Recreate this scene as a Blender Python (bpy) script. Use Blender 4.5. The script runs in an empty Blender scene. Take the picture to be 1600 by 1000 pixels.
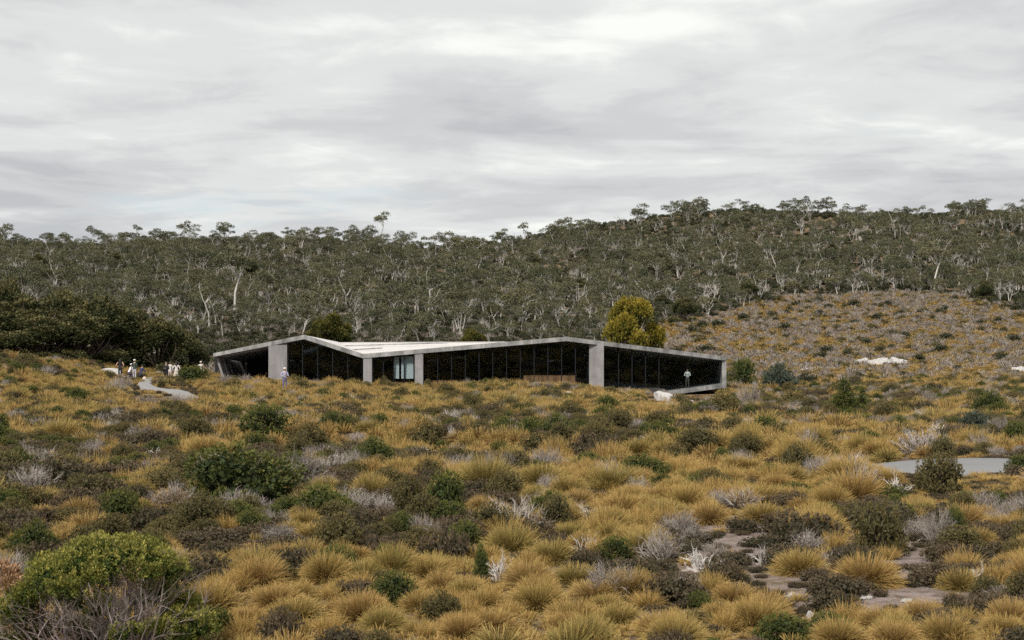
import bpy, bmesh, math, random
import numpy as np
from mathutils import Vector, Matrix, Euler

R = math.radians
rng = np.random.default_rng(7)
random.seed(7)
scene = bpy.context.scene
COL = scene.collection

# ------------------------------------------------------------------ camera, sky, sun, exposure
CAM_Z, FPX, TILT = 3.8, 2222.0, math.atan(36 / 2222.0)
cam_d = bpy.data.cameras.new('camera')
cam_d.sensor_width = 36.0
cam_d.lens = 36.0 * FPX / 1600.0
cam_d.clip_start, cam_d.clip_end = 0.5, 9000
cam_d.dof.use_dof = True
cam_d.dof.focus_distance = 110
cam_d.dof.aperture_fstop = 5.6
cam = bpy.data.objects.new('camera', cam_d)
COL.objects.link(cam)
cam.location = (0, 0, CAM_Z)
cam.rotation_euler = (math.pi / 2 + TILT, 0, 0)
scene.camera = cam

SUN_EL, SUN_AZ = 44, 206          # azimuth clockwise from +Y: behind the camera, a little to its side
w = bpy.data.worlds.new('World')
scene.world = w
w.use_nodes = True


class NT:
    """small helper round a node tree"""
    def __init__(s, tree):
        s.t = tree
    def n(s, kind, **kw):
        nd = s.t.nodes.new(kind)
        for k, v in kw.items():
            if k in nd.inputs:
                nd.inputs[k].default_value = v
            else:
                setattr(nd, k, v)
        return nd
    def l(s, a, b):
        s.t.links.new(a, b)
    def math(s, op, a, b=None, c=None, clamp=False):
        nd = s.t.nodes.new('ShaderNodeMath'); nd.operation = op; nd.use_clamp = clamp
        for i, v in enumerate((a, b, c)):
            if v is None: continue
            if isinstance(v, (int, float)): nd.inputs[i].default_value = v
            else: s.l(v, nd.inputs[i])
        return nd.outputs[0]
    def ramp(s, fac, stops, interp='LINEAR'):
        nd = s.t.nodes.new('ShaderNodeValToRGB'); cr = nd.color_ramp; cr.interpolation = interp
        while len(cr.elements) < len(stops): cr.elements.new(0.5)
        for e, (p, c) in zip(cr.elements, stops):
            e.position = p
            e.color = (c[0], c[1], c[2], 1) if not isinstance(c, (int, float)) else (c, c, c, 1)
        s.l(fac, nd.inputs[0])
        return nd.outputs[0]
    def mix(s, fac, a, b, blend='MIX'):
        nd = s.t.nodes.new('ShaderNodeMix'); nd.data_type = 'RGBA'; nd.blend_type = blend
        for sock, v in ((nd.inputs[0], fac), (nd.inputs[6], a), (nd.inputs[7], b)):
            if isinstance(v, (int, float)): sock.default_value = v
            elif isinstance(v, tuple): sock.default_value = (*v[:3], 1)
            else: s.l(v, sock)
        return nd.outputs[2]
    def noise(s, vec, scale, detail=4, rough=0.5, dist=0.0):
        nd = s.n('ShaderNodeTexNoise', Scale=scale, Detail=detail, Roughness=rough, Distortion=dist)
        if vec is not None: s.l(vec, nd.inputs['Vector'])
        return nd.outputs['Fac']


wt = NT(w.node_tree)
for nd in list(w.node_tree.nodes): w.node_tree.nodes.remove(nd)
out = wt.n('ShaderNodeOutputWorld')
sky = wt.n('ShaderNodeTexSky')
sky.sky_type = 'NISHITA'
sky.sun_disc = False
sky.sun_elevation = R(SUN_EL)
sky.sun_rotation = R(SUN_AZ)
bg_sky = wt.n('ShaderNodeBackground', Strength=0.12)
wt.l(sky.outputs[0], bg_sky.inputs['Color'])
tc = wt.n('ShaderNodeTexCoord')
sep = wt.n('ShaderNodeSeparateXYZ')
wt.l(tc.outputs['Generated'], sep.inputs[0])
zz = wt.math('ADD', wt.math('MAXIMUM', sep.outputs[2], 0.0), 0.07)
cx = wt.math('DIVIDE', sep.outputs[0], zz)
cy = wt.math('DIVIDE', sep.outputs[1], zz)
def cvec(sx, sy, ox=0.0, oy=0.0):
    c = wt.n('ShaderNodeCombineXYZ')
    wt.l(wt.math('MULTIPLY_ADD', cx, sx, ox), c.inputs[0]); wt.l(wt.math('MULTIPLY_ADD', cy, sy, oy), c.inputs[1])
    return c.outputs[0]
n1 = wt.noise(cvec(0.72, 0.85, 3.1, 1.7), 1.0, 5, 0.48, 0.6)
n2 = wt.noise(cvec(2.9, 2.6, 9.0, 4.0), 1.0, 9, 0.62, 0.5)
nb = wt.noise(cvec(0.35, 0.55, 20.3, 2.2), 1.0, 3, 0.5, 0.2)
deck = wt.math('ADD', wt.math('MULTIPLY', n1, 0.74), wt.math('MULTIPLY', n2, 0.26))
cloud = wt.ramp(deck, [(0.36, (0.455, 0.465, 0.48)), (0.45, (0.535, 0.545, 0.555)), (0.54, (0.635, 0.65, 0.645)), (0.66, (0.82, 0.835, 0.80))], 'EASE')
bg_cloud = wt.n('ShaderNodeBackground', Strength=1.0)
wt.l(cloud, bg_cloud.inputs['Color'])
cover = wt.ramp(wt.math('ADD', wt.math('MULTIPLY', nb, 0.75), wt.math('MULTIPLY', n2, 0.25)), [(0.30, 0.45), (0.42, 1.0)])
ms = wt.n('ShaderNodeMixShader')
wt.l(cover, ms.inputs[0]); wt.l(bg_sky.outputs[0], ms.inputs[1]); wt.l(bg_cloud.outputs[0], ms.inputs[2])
wt.l(ms.outputs[0], out.inputs['Surface'])

sun_d = bpy.data.lights.new('sun', 'SUN')
sun_d.energy = 3.7
sun_d.angle = R(10)
sun_d.color = (1.0, 0.95, 0.87)
sun = bpy.data.objects.new('sun', sun_d)
COL.objects.link(sun)
az, el = R(SUN_AZ), R(SUN_EL)
to_sun = Vector((math.sin(az) * math.cos(el), math.cos(az) * math.cos(el), math.sin(el)))
sun.rotation_euler = to_sun.to_track_quat('Z', 'Y').to_euler()
sun.location = (0, -20, 60)

vs = scene.view_settings
vs.view_transform = 'Standard'
vs.look = 'None'
vs.gamma = 1
vs.use_curve_mapping = False
vs.exposure = 0.25
scene.cycles.max_bounces = 5
scene.cycles.diffuse_bounces = 2
scene.cycles.use_adaptive_sampling = True
scene.cycles.adaptive_threshold = 0.02
scene.cycles.glossy_bounces = 2
scene.cycles.transmission_bounces = 4
scene.cycles.transparent_max_bounces = 8
scene.cycles.use_denoising = False
scene.cycles.caustics_reflective = False
scene.cycles.caustics_refractive = False

# ------------------------------------------------------------------ helpers
def tag(o, label=None, cat=None, group=None, kind=None):
    if label: o['label'] = label
    if cat: o['category'] = cat
    if group: o['group'] = group
    if kind: o['kind'] = kind
    return o

def vnoise(x, y, seed=0):
    x = np.asarray(x, float); y = np.asarray(y, float)
    xi = np.floor(x).astype(np.int64); yi = np.floor(y).astype(np.int64)
    fx = x - xi; fy = y - yi
    fx = fx * fx * (3 - 2 * fx); fy = fy * fy * (3 - 2 * fy)
    def h(a, b):
        n = (a * 374761393 + b * 668265263 + seed * 1442695041) & 0xFFFFFFFF
        n = ((n ^ (n >> 13)) * 1274126177) & 0xFFFFFFFF
        return ((n ^ (n >> 16)) & 0xFFFF) / 65535.0
    return (h(xi, yi) * (1 - fx) * (1 - fy) + h(xi + 1, yi) * fx * (1 - fy)
            + h(xi, yi + 1) * (1 - fx) * fy + h(xi + 1, yi + 1) * fx * fy) * 2 - 1

def fbm(x, y, seed=0, o=3):
    s, a = 0, 1.0
    for i in range(o):
        s = s + a * vnoise(np.asarray(x) * 2 ** i, np.asarray(y) * 2 ** i, seed + i * 17); a *= 0.5
    return s

CT, ST = math.cos(TILT), math.sin(TILT)
def project(x, y, z):
    """world point -> pixel of the 1600 x 1000 picture"""
    dz = np.asarray(z) - CAM_Z
    f = np.asarray(y) * CT + dz * ST
    u = -np.asarray(y) * ST + dz * CT
    f = np.maximum(f, 0.1)
    return 800 + FPX * np.asarray(x) / f, 500 - FPX * u / f

SKY_PX = np.array([-400, 0, 100, 230, 350, 500, 600, 700, 780, 850, 920, 1000, 1080, 1200, 1300, 1400, 1600, 2100])
SKY_PY = np.array([388, 379, 381, 378, 371, 374, 379, 386, 379, 371, 357, 346, 336, 331, 334, 332, 334, 340])
SKY_X = (SKY_PX - 800) / FPX * 520
SKY_Z = CAM_Z + (536 - SKY_PY) / FPX * 520
RISE_X = (np.array([-300, 0, 100, 150, 200, 260, 330, 400, 560, 700, 900, 1050, 1200, 1450, 1800]) - 800) * 0.0536
RISE_V = np.array([2.6, 2.3, 1.9, 1.2, 0.55, 0.36, 0.36, 0.40, 0.12, -0.02, -0.1, -0.65, -0.9, 0.0, 0.2])

def smooth_line(P, n=80):
    P = np.asarray(P, float); d = np.concatenate([[0], np.cumsum(np.linalg.norm(np.diff(P, axis=0), axis=1))])
    s = np.linspace(0, d[-1], n); Q = np.stack([np.interp(s, d, P[:, i]) for i in range(2)], 1)
    for _ in range(12): Q[1:-1] = 0.25 * Q[:-2] + 0.5 * Q[1:-1] + 0.25 * Q[2:]
    return Q
road_c = smooth_line([(34, 37.0), (22.5, 41.0), (17.0, 43.6), (12.6, 45.6), (6.5, 47.6), (0, 51), (-8, 58)])
road_c += 0
path_c = smooth_line([(-30.0, 127), (-31.0, 120.5), (-28.2, 109), (-24.2, 99), (-18.9, 85.5), (-13, 78)])
ROAD_W, PATH_W = 2.4, 0.6
def line_dist(x, y, line):
    d = np.full(np.shape(x), 1e9)
    for p in line[::2]: d = np.minimum(d, np.hypot(x - p[0], y - p[1]))
    return d

def ground(x, y):
    x = np.asarray(x, float); y = np.asarray(y, float)
    sig = np.where(y < 112, 36.0, 75.0)
    z = np.interp(x, RISE_X, RISE_V) * np.exp(-((y - 112) / sig) ** 2)
    t = np.clip((y - 135) / 385, 0, 1)
    zs = np.interp(x, SKY_X, SKY_Z)
    z = z + zs * t ** 1.4
    z = z - np.clip(y - 520, 0, 500) * 0.13
    z = z + (0.20 * fbm(x / 9, y / 9, 3) + 0.05 * vnoise(x / 1.7, y / 1.7, 9)) * np.clip((y + 5) / 25, 0.2, 1)
    z = z + 1.3 * fbm(x / 38, y / 38, 11) * np.clip((y - 170) / 120, 0, 1) * np.clip((900 - y) / 300, 0, 1)
    # the road runs into a hollow
    if np.size(y) and np.min(y) < 70:
        m_ = (y > 30) & (y < 70) & (np.abs(x) < 40)
        if np.any(m_):
            dd = line_dist(np.where(m_, x, 1e3), np.where(m_, y, 1e3), road_c)
            z = z - np.where(m_, 1.15 * np.clip((14.2 - x) / 4.5, 0, 1) * np.exp(-(dd / 4.2) ** 4), 0.0)
    # the pad dug out under the building
    dx = np.maximum(np.maximum(-24.0 - x, x - 18.6), 0); dy = np.maximum(np.maximum(121.0 - y, y - 141.5), 0)
    k = np.clip(1 - np.hypot(dx, dy) / 1.3, 0, 1)
    return z * (1 - k) + (-0.75) * k

def hit(px, py):
    """where the ray through a pixel meets the ground"""
    y = np.geomspace(6, 700, 6000)
    u = (500 - py) / FPX; r = (px - 800) / FPX
    dy = CT - u * ST; dz = ST + u * CT
    xx = y / dy * r; zz_ = CAM_Z + y / dy * dz
    g = ground(xx, y)
    i = np.argmax(zz_ <= g)
    if zz_[i] > g[i]: i = len(y) - 1
    return float(xx[i]), float(y[i]), float(g[i])

def at(px, py, y):
    u = (500 - py) / FPX; r = (px - 800) / FPX
    k = y / (CT - u * ST)
    return Vector((k * r, y, CAM_Z + k * (ST + u * CT)))

class MB:
    """collects geometry with two point attributes: rnd (random per piece) and t (0 at the foot of a piece, 1 at its tip)"""
    def __init__(s):
        s.v, s.q, s.r, s.t, s.m, s.n = [], [], [], [], [], 0
    def add(s, v, q, r, t, m=0):
        v = np.asarray(v, float).reshape(-1, 3); q = np.asarray(q, np.int64).reshape(-1, 4)
        s.v.append(v); s.q.append(q + s.n)
        s.r.append(np.broadcast_to(np.asarray(r, float), (len(v),)).copy())
        s.t.append(np.broadcast_to(np.asarray(t, float), (len(v),)).copy())
        s.m.append(np.full(len(q), m, np.int32)); s.n += len(v)
    def merge(s, o, moff):
        for v, q, r, t, m in zip(o.v, o.q, o.r, o.t, o.m):
            pass
        if o.n:
            V = np.concatenate(o.v); Q = np.concatenate(o.q)
            s.v.append(V); s.q.append(Q + s.n); s.r.append(np.concatenate(o.r)); s.t.append(np.concatenate(o.t))
            s.m.append(np.concatenate(o.m) + moff); s.n += len(V)
    def ribbons(s, P, W, wid, r, m=0):
        n, K, _ = P.shape
        A = P - W[:, None, :] * wid[..., None]; B = P + W[:, None, :] * wid[..., None]
        V = np.stack([A, B], 2).reshape(n, K * 2, 3)
        k = np.arange(K - 1)
        q = np.stack([2 * k, 2 * k + 1, 2 * k + 3, 2 * k + 2], 1)
        Q = q[None] + (np.arange(n) * K * 2)[:, None, None]
        T = np.repeat(np.linspace(0, 1, K), 2)[None].repeat(n, 0)
        s.add(V.reshape(-1, 3), Q.reshape(-1, 4), np.repeat(r, K * 2), T.reshape(-1), m)
    def tube(s, P, rad, S=4, r=0.5, m=0):
        P = np.asarray(P, float); rad = np.asarray(rad, float); K = len(P)
        d = np.gradient(P, axis=0); d /= np.linalg.norm(d, axis=1)[:, None] + 1e-9
        ref = np.array([0.31, 0.95, 0.05]) if abs(d[0, 2]) > 0.5 else np.array([0.0, 0.1, 1.0])
        a = np.cross(d, ref); a /= np.linalg.norm(a, axis=1)[:, None] + 1e-9
        b = np.cross(d, a)
        th = np.arange(S) / S * 2 * math.pi
        V = P[:, None] + (a[:, None] * np.cos(th)[None, :, None] + b[:, None] * np.sin(th)[None, :, None]) * rad[:, None, None]
        k, j = np.meshgrid(np.arange(K - 1), np.arange(S), indexing='ij')
        k = k.ravel(); j = j.ravel(); j2 = (j + 1) % S
        Q = np.stack([k * S + j, k * S + j2, (k + 1) * S + j2, (k + 1) * S + j], 1)
        s.add(V.reshape(-1, 3), Q, r, np.repeat(np.linspace(0, 1, K), S), m)
    def leaves(s, c, axis, size, r, t, m=0, wide=0.45):
        n = len(c)
        nr = rng.normal(size=(n, 3)); side = np.cross(axis, nr); side /= np.linalg.norm(side, axis=1)[:, None] + 1e-9
        sz = np.broadcast_to(np.asarray(size, float), (n,))[:, None]
        V = np.stack([c, c + axis * sz * 0.5 + side * sz * wide * 0.5, c + axis * sz, c + axis * sz * 0.5 - side * sz * wide * 0.5], 1)
        Q = np.arange(n * 4).reshape(n, 4)
        s.add(V.reshape(-1, 3), Q, np.repeat(np.broadcast_to(r, (n,)), 4), np.repeat(np.broadcast_to(t, (n,)), 4), m)
    def box(s, lo, hi, r=0.5, m=0):
        x0, y0, z0 = lo; x1, y1, z1 = hi
        s.hexa([(x0, y0, z0), (x1, y0, z0), (x1, y1, z0), (x0, y1, z0), (x0, y0, z1), (x1, y0, z1), (x1, y1, z1), (x0, y1, z1)], r, m)
    def hexa(s, p, r=0.5, m=0):
        s.add(p, [(0, 3, 2, 1), (4, 5, 6, 7), (0, 1, 5, 4), (1, 2, 6, 5), (2, 3, 7, 6), (3, 0, 4, 7)], r, 0.5, m)
    def ball(s, c, rad, r=0.5, t=0.0, m=0, nu=8, nv=5, jit=0.0):
        c = np.asarray(c, float); rad = np.broadcast_to(np.asarray(rad, float), (3,))
        u = np.arange(nu) / nu * 2 * math.pi; v = (np.arange(nv + 1) / nv - 0.5) * math.pi
        U, Vv = np.meshgrid(u, v)
        D = np.stack([np.cos(U) * np.cos(Vv), np.sin(U) * np.cos(Vv), np.sin(Vv)], -1)
        if jit: D = D * (1 + jit * rng.normal(size=D.shape[:2]))[..., None]
        P = c + D * rad
        k, j = np.meshgrid(np.arange(nv), np.arange(nu), indexing='ij'); k = k.ravel(); j = j.ravel(); j2 = (j + 1) % nu
        s.add(P.reshape(-1, 3), np.stack([k * nu + j, k * nu + j2, (k + 1) * nu + j2, (k + 1) * nu + j], 1), r, t, m)
    def mesh(s, name, mats, smooth=False):
        me = bpy.data.meshes.new(name)
        V = np.concatenate(s.v); Q = np.concatenate(s.q)
        me.vertices.add(len(V)); me.vertices.foreach_set('co', V.astype(np.float32).ravel())
        me.loops.add(len(Q) * 4); me.loops.foreach_set('vertex_index', Q.astype(np.int32).ravel())
        me.polygons.add(len(Q)); me.polygons.foreach_set('loop_start', np.arange(0, len(Q) * 4, 4, dtype=np.int32))
        me.polygons.foreach_set('material_index', np.concatenate(s.m).astype(np.int32))
        me.polygons.foreach_set('use_smooth', np.full(len(Q), bool(smooth)))
        for nm, a in (('rnd', s.r), ('t', s.t)):
            at_ = me.attributes.new(nm, 'FLOAT', 'POINT'); at_.data.foreach_set('value', np.concatenate(a).astype(np.float32))
        for m in (mats if isinstance(mats, (list, tuple)) else [mats]): me.materials.append(m)
        me.update(); me.validate()
        return me

def link(name, me, parent=None, loc=(0, 0, 0), rot=0.0, scale=None):
    o = bpy.data.objects.new(name, me)
    COL.objects.link(o)
    o.location = loc
    o.rotation_euler = rot if isinstance(rot, (tuple, Euler)) else (0, 0, rot)
    if scale is not None: o.scale = scale
    if parent: o.parent = parent
    return o

# ------------------------------------------------------------------ materials
def new_mat(name):
    m = bpy.data.materials.new(name); m.use_nodes = True
    t = NT(m.node_tree)
    bsdf = m.node_tree.nodes['Principled BSDF']
    return m, t, bsdf

def plant_mat(name, stops, tip=None, tip_amt=0.6, foot=None, trans=0.22, rough=0.7, orand=0.5, tip_pow=1.5):
    """leaves and blades: colour by piece and by plant, own tip and foot colours, some light passing through"""
    m = bpy.data.materials.new(name); m.use_nodes = True
    t = NT(m.node_tree)
    for nd in list(m.node_tree.nodes): m.node_tree.nodes.remove(nd)
    o = t.n('ShaderNodeOutputMaterial')
    a = t.n('ShaderNodeAttribute', attribute_name='rnd'); b = t.n('ShaderNodeAttribute', attribute_name='t')
    oi = t.n('ShaderNodeObjectInfo')
    f = t.math('ADD', t.math('MULTIPLY', a.outputs['Fac'], 1 - orand), t.math('MULTIPLY', oi.outputs['Random'], orand))
    c = t.ramp(f, stops)
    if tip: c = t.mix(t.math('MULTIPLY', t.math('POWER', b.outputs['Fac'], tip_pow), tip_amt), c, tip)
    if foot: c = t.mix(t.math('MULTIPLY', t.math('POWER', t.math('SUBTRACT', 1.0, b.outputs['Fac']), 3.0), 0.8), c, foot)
    d = t.n('ShaderNodeBsdfPrincipled', Roughness=rough); d.inputs['Specular IOR Level'].default_value = 0.25
    t.l(c, d.inputs['Base Color'])
    if trans:
        tr = t.n('ShaderNodeBsdfTranslucent'); t.l(c, tr.inputs['Color'])
        mx = t.n('ShaderNodeMixShader'); mx.inputs[0].default_value = trans
        t.l(d.outputs[0], mx.inputs[1]); t.l(tr.outputs[0], mx.inputs[2]); t.l(mx.outputs[0], o.inputs['Surface'])
    else:
        t.l(d.outputs[0], o.inputs['Surface'])
    return m

M = {}
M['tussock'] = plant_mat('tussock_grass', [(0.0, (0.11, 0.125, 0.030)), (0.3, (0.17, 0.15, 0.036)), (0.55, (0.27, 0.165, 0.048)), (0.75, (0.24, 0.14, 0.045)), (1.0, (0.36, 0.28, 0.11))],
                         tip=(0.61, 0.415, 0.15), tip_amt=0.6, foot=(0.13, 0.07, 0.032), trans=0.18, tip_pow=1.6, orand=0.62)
M['straw'] = plant_mat('straw_grass', [(0.0, (0.17, 0.15, 0.04)), (0.4, (0.30, 0.20, 0.055)), (0.75, (0.38, 0.23, 0.065)), (1.0, (0.27, 0.22, 0.07))],
                       tip=(0.58, 0.40, 0.15), tip_amt=0.6, foot=(0.14, 0.09, 0.04), trans=0.18)
M['green'] = plant_mat('green_leaf', [(0.0, (0.028, 0.042, 0.014)), (0.5, (0.05, 0.068, 0.018)), (1.0, (0.085, 0.095, 0.026))], tip=(0.19, 0.18, 0.04), tip_amt=0.7)
M['olive'] = plant_mat('olive_leaf', [(0.0, (0.06, 0.055, 0.025)), (0.5, (0.10, 0.085, 0.033)), (1.0, (0.15, 0.115, 0.048))], tip=(0.22, 0.17, 0.06), tip_amt=0.5)
M['heath'] = plant_mat('heath_leaf', [(0.0, (0.038, 0.040, 0.020)), (0.4, (0.068, 0.056, 0.032)), (0.7, (0.115, 0.082, 0.052)), (1.0, (0.085, 0.082, 0.032))], tip=(0.17, 0.12, 0.07), tip_amt=0.5)
M['bluegreen'] = plant_mat('blue_green_leaf', [(0.0, (0.03, 0.04, 0.03)), (0.6, (0.055, 0.07, 0.05)), (1.0, (0.09, 0.105, 0.075))], tip=(0.13, 0.15, 0.10), tip_amt=0.4)
M['yellowgreen'] = plant_mat('yellow_green_leaf', [(0.0, (0.030, 0.052, 0.012)), (0.45, (0.08, 0.105, 0.017)), (1.0, (0.18, 0.175, 0.03))], tip=(0.48, 0.41, 0.10), tip_amt=0.8, orand=0.0, tip_pow=2.6)
M['rust'] = plant_mat('rusty_leaf', [(0.0, (0.26, 0.15, 0.07)), (1.0, (0.50, 0.32, 0.20))], orand=0.0)
M['buff'] = plant_mat('tea_tree_leaf', [(0.0, (0.022, 0.033, 0.012)), (0.5, (0.044, 0.054, 0.019)), (1.0, (0.085, 0.085, 0.030))], tip=(0.36, 0.28, 0.12), tip_amt=0.65, orand=0.2, tip_pow=3.8)
M['goldtree'] = plant_mat('golden_tree_leaf', [(0.0, (0.055, 0.065, 0.010)), (0.5, (0.13, 0.125, 0.016)), (1.0, (0.23, 0.18, 0.024))], tip=(0.46, 0.31, 0.04), tip_amt=0.6, orand=0.0, tip_pow=2.0)
M['darktree'] = plant_mat('dark_tree_leaf', [(0.0, (0.028, 0.034, 0.008)), (0.5, (0.06, 0.065, 0.012)), (1.0, (0.12, 0.11, 0.02))], tip=(0.22, 0.18, 0.035), tip_amt=0.5, orand=0.0, tip_pow=2.4)
M['gum'] = plant_mat('gum_leaf', [(0.0, (0.034, 0.044, 0.027)), (0.5, (0.072, 0.078, 0.043)), (1.0, (0.16, 0.148, 0.074))], tip=(0.20, 0.185, 0.095), tip_amt=0.45, trans=0.15, orand=0.6)
M['under'] = plant_mat('understorey_leaf', [(0.0, (0.020, 0.028, 0.015)), (0.5, (0.042, 0.047, 0.024)), (1.0, (0.078, 0.072, 0.036))], tip=(0.11, 0.10, 0.05), tip_amt=0.4, trans=0.12)

def wood_mat(name, stops, orand=0.4):
    return plant_mat(name, stops, trans=0.0, rough=0.85, orand=orand)
M['greytwig'] = wood_mat('grey_twig', [(0.0, (0.17, 0.14, 0.12)), (0.5, (0.285, 0.245, 0.215)), (1.0, (0.45, 0.405, 0.37))])
M['bleached'] = wood_mat('bleached_wood', [(0.0, (0.34, 0.31, 0.285)), (1.0, (0.62, 0.58, 0.54))])
M['browntwig'] = wood_mat('brown_twig', [(0.0, (0.06, 0.045, 0.035)), (1.0, (0.14, 0.105, 0.085))])
M['stem'] = wood_mat('stem_wood', [(0.0, (0.12, 0.085, 0.075)), (0.7, (0.26, 0.21, 0.19)), (1.0, (0.38, 0.32, 0.29))], 0.1)
M['deadbark'] = wood_mat('dead_tree_bark', [(0.0, (0.22, 0.205, 0.185)), (0.5, (0.36, 0.34, 0.31)), (1.0, (0.58, 0.55, 0.51))], 0.6)
M['gumbark'] = wood_mat('gum_bark', [(0.0, (0.18, 0.165, 0.14)), (0.5, (0.33, 0.31, 0.275)), (1.0, (0.56, 0.535, 0.49))], 0.6)

def rock_mat(name, a, b, lichen):
    m, t, bs = new_mat(name)
    g = t.n('ShaderNodeTexCoord').outputs['Object']
    n = t.noise(g, 3.0, 6, 0.6); n2 = t.noise(g, 9.0, 5, 0.65)
    c = t.mix(n, a, b); c = t.mix(t.ramp(n2, [(0.55, 0.0), (0.68, 0.7)]), c, lichen)
    t.l(c, bs.inputs['Base Color']); bs.inputs['Roughness'].default_value = 0.85
    bp = t.n('ShaderNodeBump', Strength=0.5, Distance=0.05); t.l(n2, bp.inputs['Height']); t.l(bp.outputs[0], bs.inputs['Normal'])
    return m
M['quartz'] = rock_mat('quartzite', (0.25, 0.235, 0.225), (0.58, 0.555, 0.53), (0.14, 0.12, 0.11))

def concrete_mat(name, base, dark, stain=0.5, board=True):
    m, t, bs = new_mat(name)
    g = t.n('ShaderNodeTexCoord').outputs['Object']
    mp = t.n('ShaderNodeMapping'); t.l(g, mp.inputs['Vector']); mp.inputs['Scale'].default_value = (1, 1, 0.15)
    n = t.noise(mp.outputs[0], 1.6, 6, 0.6, 0.3)
    n2 = t.noise(g, 0.9, 5, 0.6); n3 = t.noise(g, 22, 3, 0.6)
    c = t.mix(t.ramp(n, [(0.4, 0.0), (0.72, stain)]), base, dark)
    c = t.mix(t.ramp(n2, [(0.45, 0.0), (0.75, stain)]), c, dark)
    c = t.mix(t.math('MULTIPLY', n3, 0.15), c, (0.1, 0.1, 0.1))
    if board:
        wv = t.n('ShaderNodeTexWave', Scale=2.2, Distortion=0.6, Detail=2.0); t.l(g, wv.inputs['Vector'])
        c = t.mix(t.ramp(wv.outputs['Fac'], [(0.0, 0.25), (0.12, 0.0)]), c, dark)
    t.l(c, bs.inputs['Base Color']); bs.inputs['Roughness'].default_value = 0.8
    bp = t.n('ShaderNodeBump', Strength=0.25, Distance=0.02); t.l(n3, bp.inputs['Height']); t.l(bp.outputs[0], bs.inputs['Normal'])
    return m
M['concrete'] = concrete_mat('board_marked_concrete', (0.29, 0.275, 0.275), (0.15, 0.14, 0.14), 0.7)
M['fascia'] = concrete_mat('weathered_fascia_concrete', (0.36, 0.352, 0.347), (0.10, 0.098, 0.095), 0.95, False)
M['roof'] = concrete_mat('pale_roof_concrete', (0.64, 0.61, 0.585), (0.50, 0.47, 0.45), 0.5, False)

def plain(name, c, rough=0.6, metal=0.0):
    m, t, bs = new_mat(name)
    n = t.noise(t.n('ShaderNodeTexCoord').outputs['Object'], 6.0, 4)
    t.l(t.mix(t.math('MULTIPLY', n, 0.35), c, tuple(v * 0.6 for v in c)), bs.inputs['Base Color'])
    bs.inputs['Roughness'].default_value = rough; bs.inputs['Metallic'].default_value = metal
    return m
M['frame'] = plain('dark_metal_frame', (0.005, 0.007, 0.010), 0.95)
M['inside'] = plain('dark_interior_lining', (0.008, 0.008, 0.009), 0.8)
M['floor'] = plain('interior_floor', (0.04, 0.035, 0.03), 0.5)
M['timber'] = plain('brown_timber', (0.36, 0.18, 0.08), 0.6)
M['far_daylight'] = plain('far_daylight_pale', (0.62, 0.68, 0.68), 0.7)  # pale tone stands for daylight seen through the building
M['paling'] = plain('weathered_paling', (0.17, 0.14, 0.115), 0.9)

m, t, bs = new_mat('tinted_glass')
m.node_tree.nodes.remove(bs)
tr = t.n('ShaderNodeBsdfTransparent'); tr.inputs[0].default_value = (0.83, 0.86, 0.87, 1)
gl = t.n('ShaderNodeBsdfGlossy', Roughness=0.02); gl.inputs['Color'].default_value = (0.75, 0.9, 1, 1)
lwt = t.n('ShaderNodeLayerWeight', Blend=0.5)
fre = t.math('MULTIPLY_ADD', t.math('POWER', lwt.outputs['Facing'], 5.0), 0.9, 0.035)
mx = t.n('ShaderNodeMixShader'); t.l(fre, mx.inputs[0]); t.l(tr.outputs[0], mx.inputs[1]); t.l(gl.outputs[0], mx.inputs[2])
t.l(mx.outputs[0], m.node_tree.nodes['Material Output'].inputs['Surface'])
M['glass'] = m

m, t, bs = new_mat('moor_soil')
g = t.n('ShaderNodeTexCoord').outputs['Object']
n1 = t.noise(g, 0.35, 5, 0.6, 0.4); n2 = t.noise(g, 3.0, 6, 0.65); n3 = t.noise(g, 28.0, 4, 0.7); n4 = t.noise(g, 0.06, 4, 0.6)
soil = t.mix(t.ramp(n2, [(0.35, 0.0), (0.65, 1.0)]), (0.075, 0.052, 0.036), (0.17, 0.12, 0.085))
grit = t.mix(n3, (0.17, 0.13, 0.12), (0.38, 0.32, 0.305))
c = t.mix(t.ramp(t.math('ADD', t.math('MULTIPLY', n1, 0.6), t.math('MULTIPLY', n2, 0.4)), [(0.52, 0.0), (0.66, 0.55)]), soil, grit)
c = t.mix(t.ramp(n4, [(0.42, 0.0), (0.6, 0.5)]), c, (0.20, 0.14, 0.055))
ga = t.n('ShaderNodeAttribute', attribute_name='t').outputs['Fac']
c = t.mix(t.math('MULTIPLY', ga, t.ramp(n2, [(0.35, 0.1), (0.6, 0.75)])), c, t.mix(n3, (0.24, 0.185, 0.175), (0.52, 0.44, 0.425)))
t.l(c, bs.inputs['Base Color']); bs.inputs['Roughness'].default_value = 0.95; bs.inputs['Specular IOR Level'].default_value = 0.1
bp = t.n('ShaderNodeBump', Strength=0.9, Distance=0.06); t.l(n3, bp.inputs['Height']); t.l(bp.outputs[0], bs.inputs['Normal'])
M['soil'] = m

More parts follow.
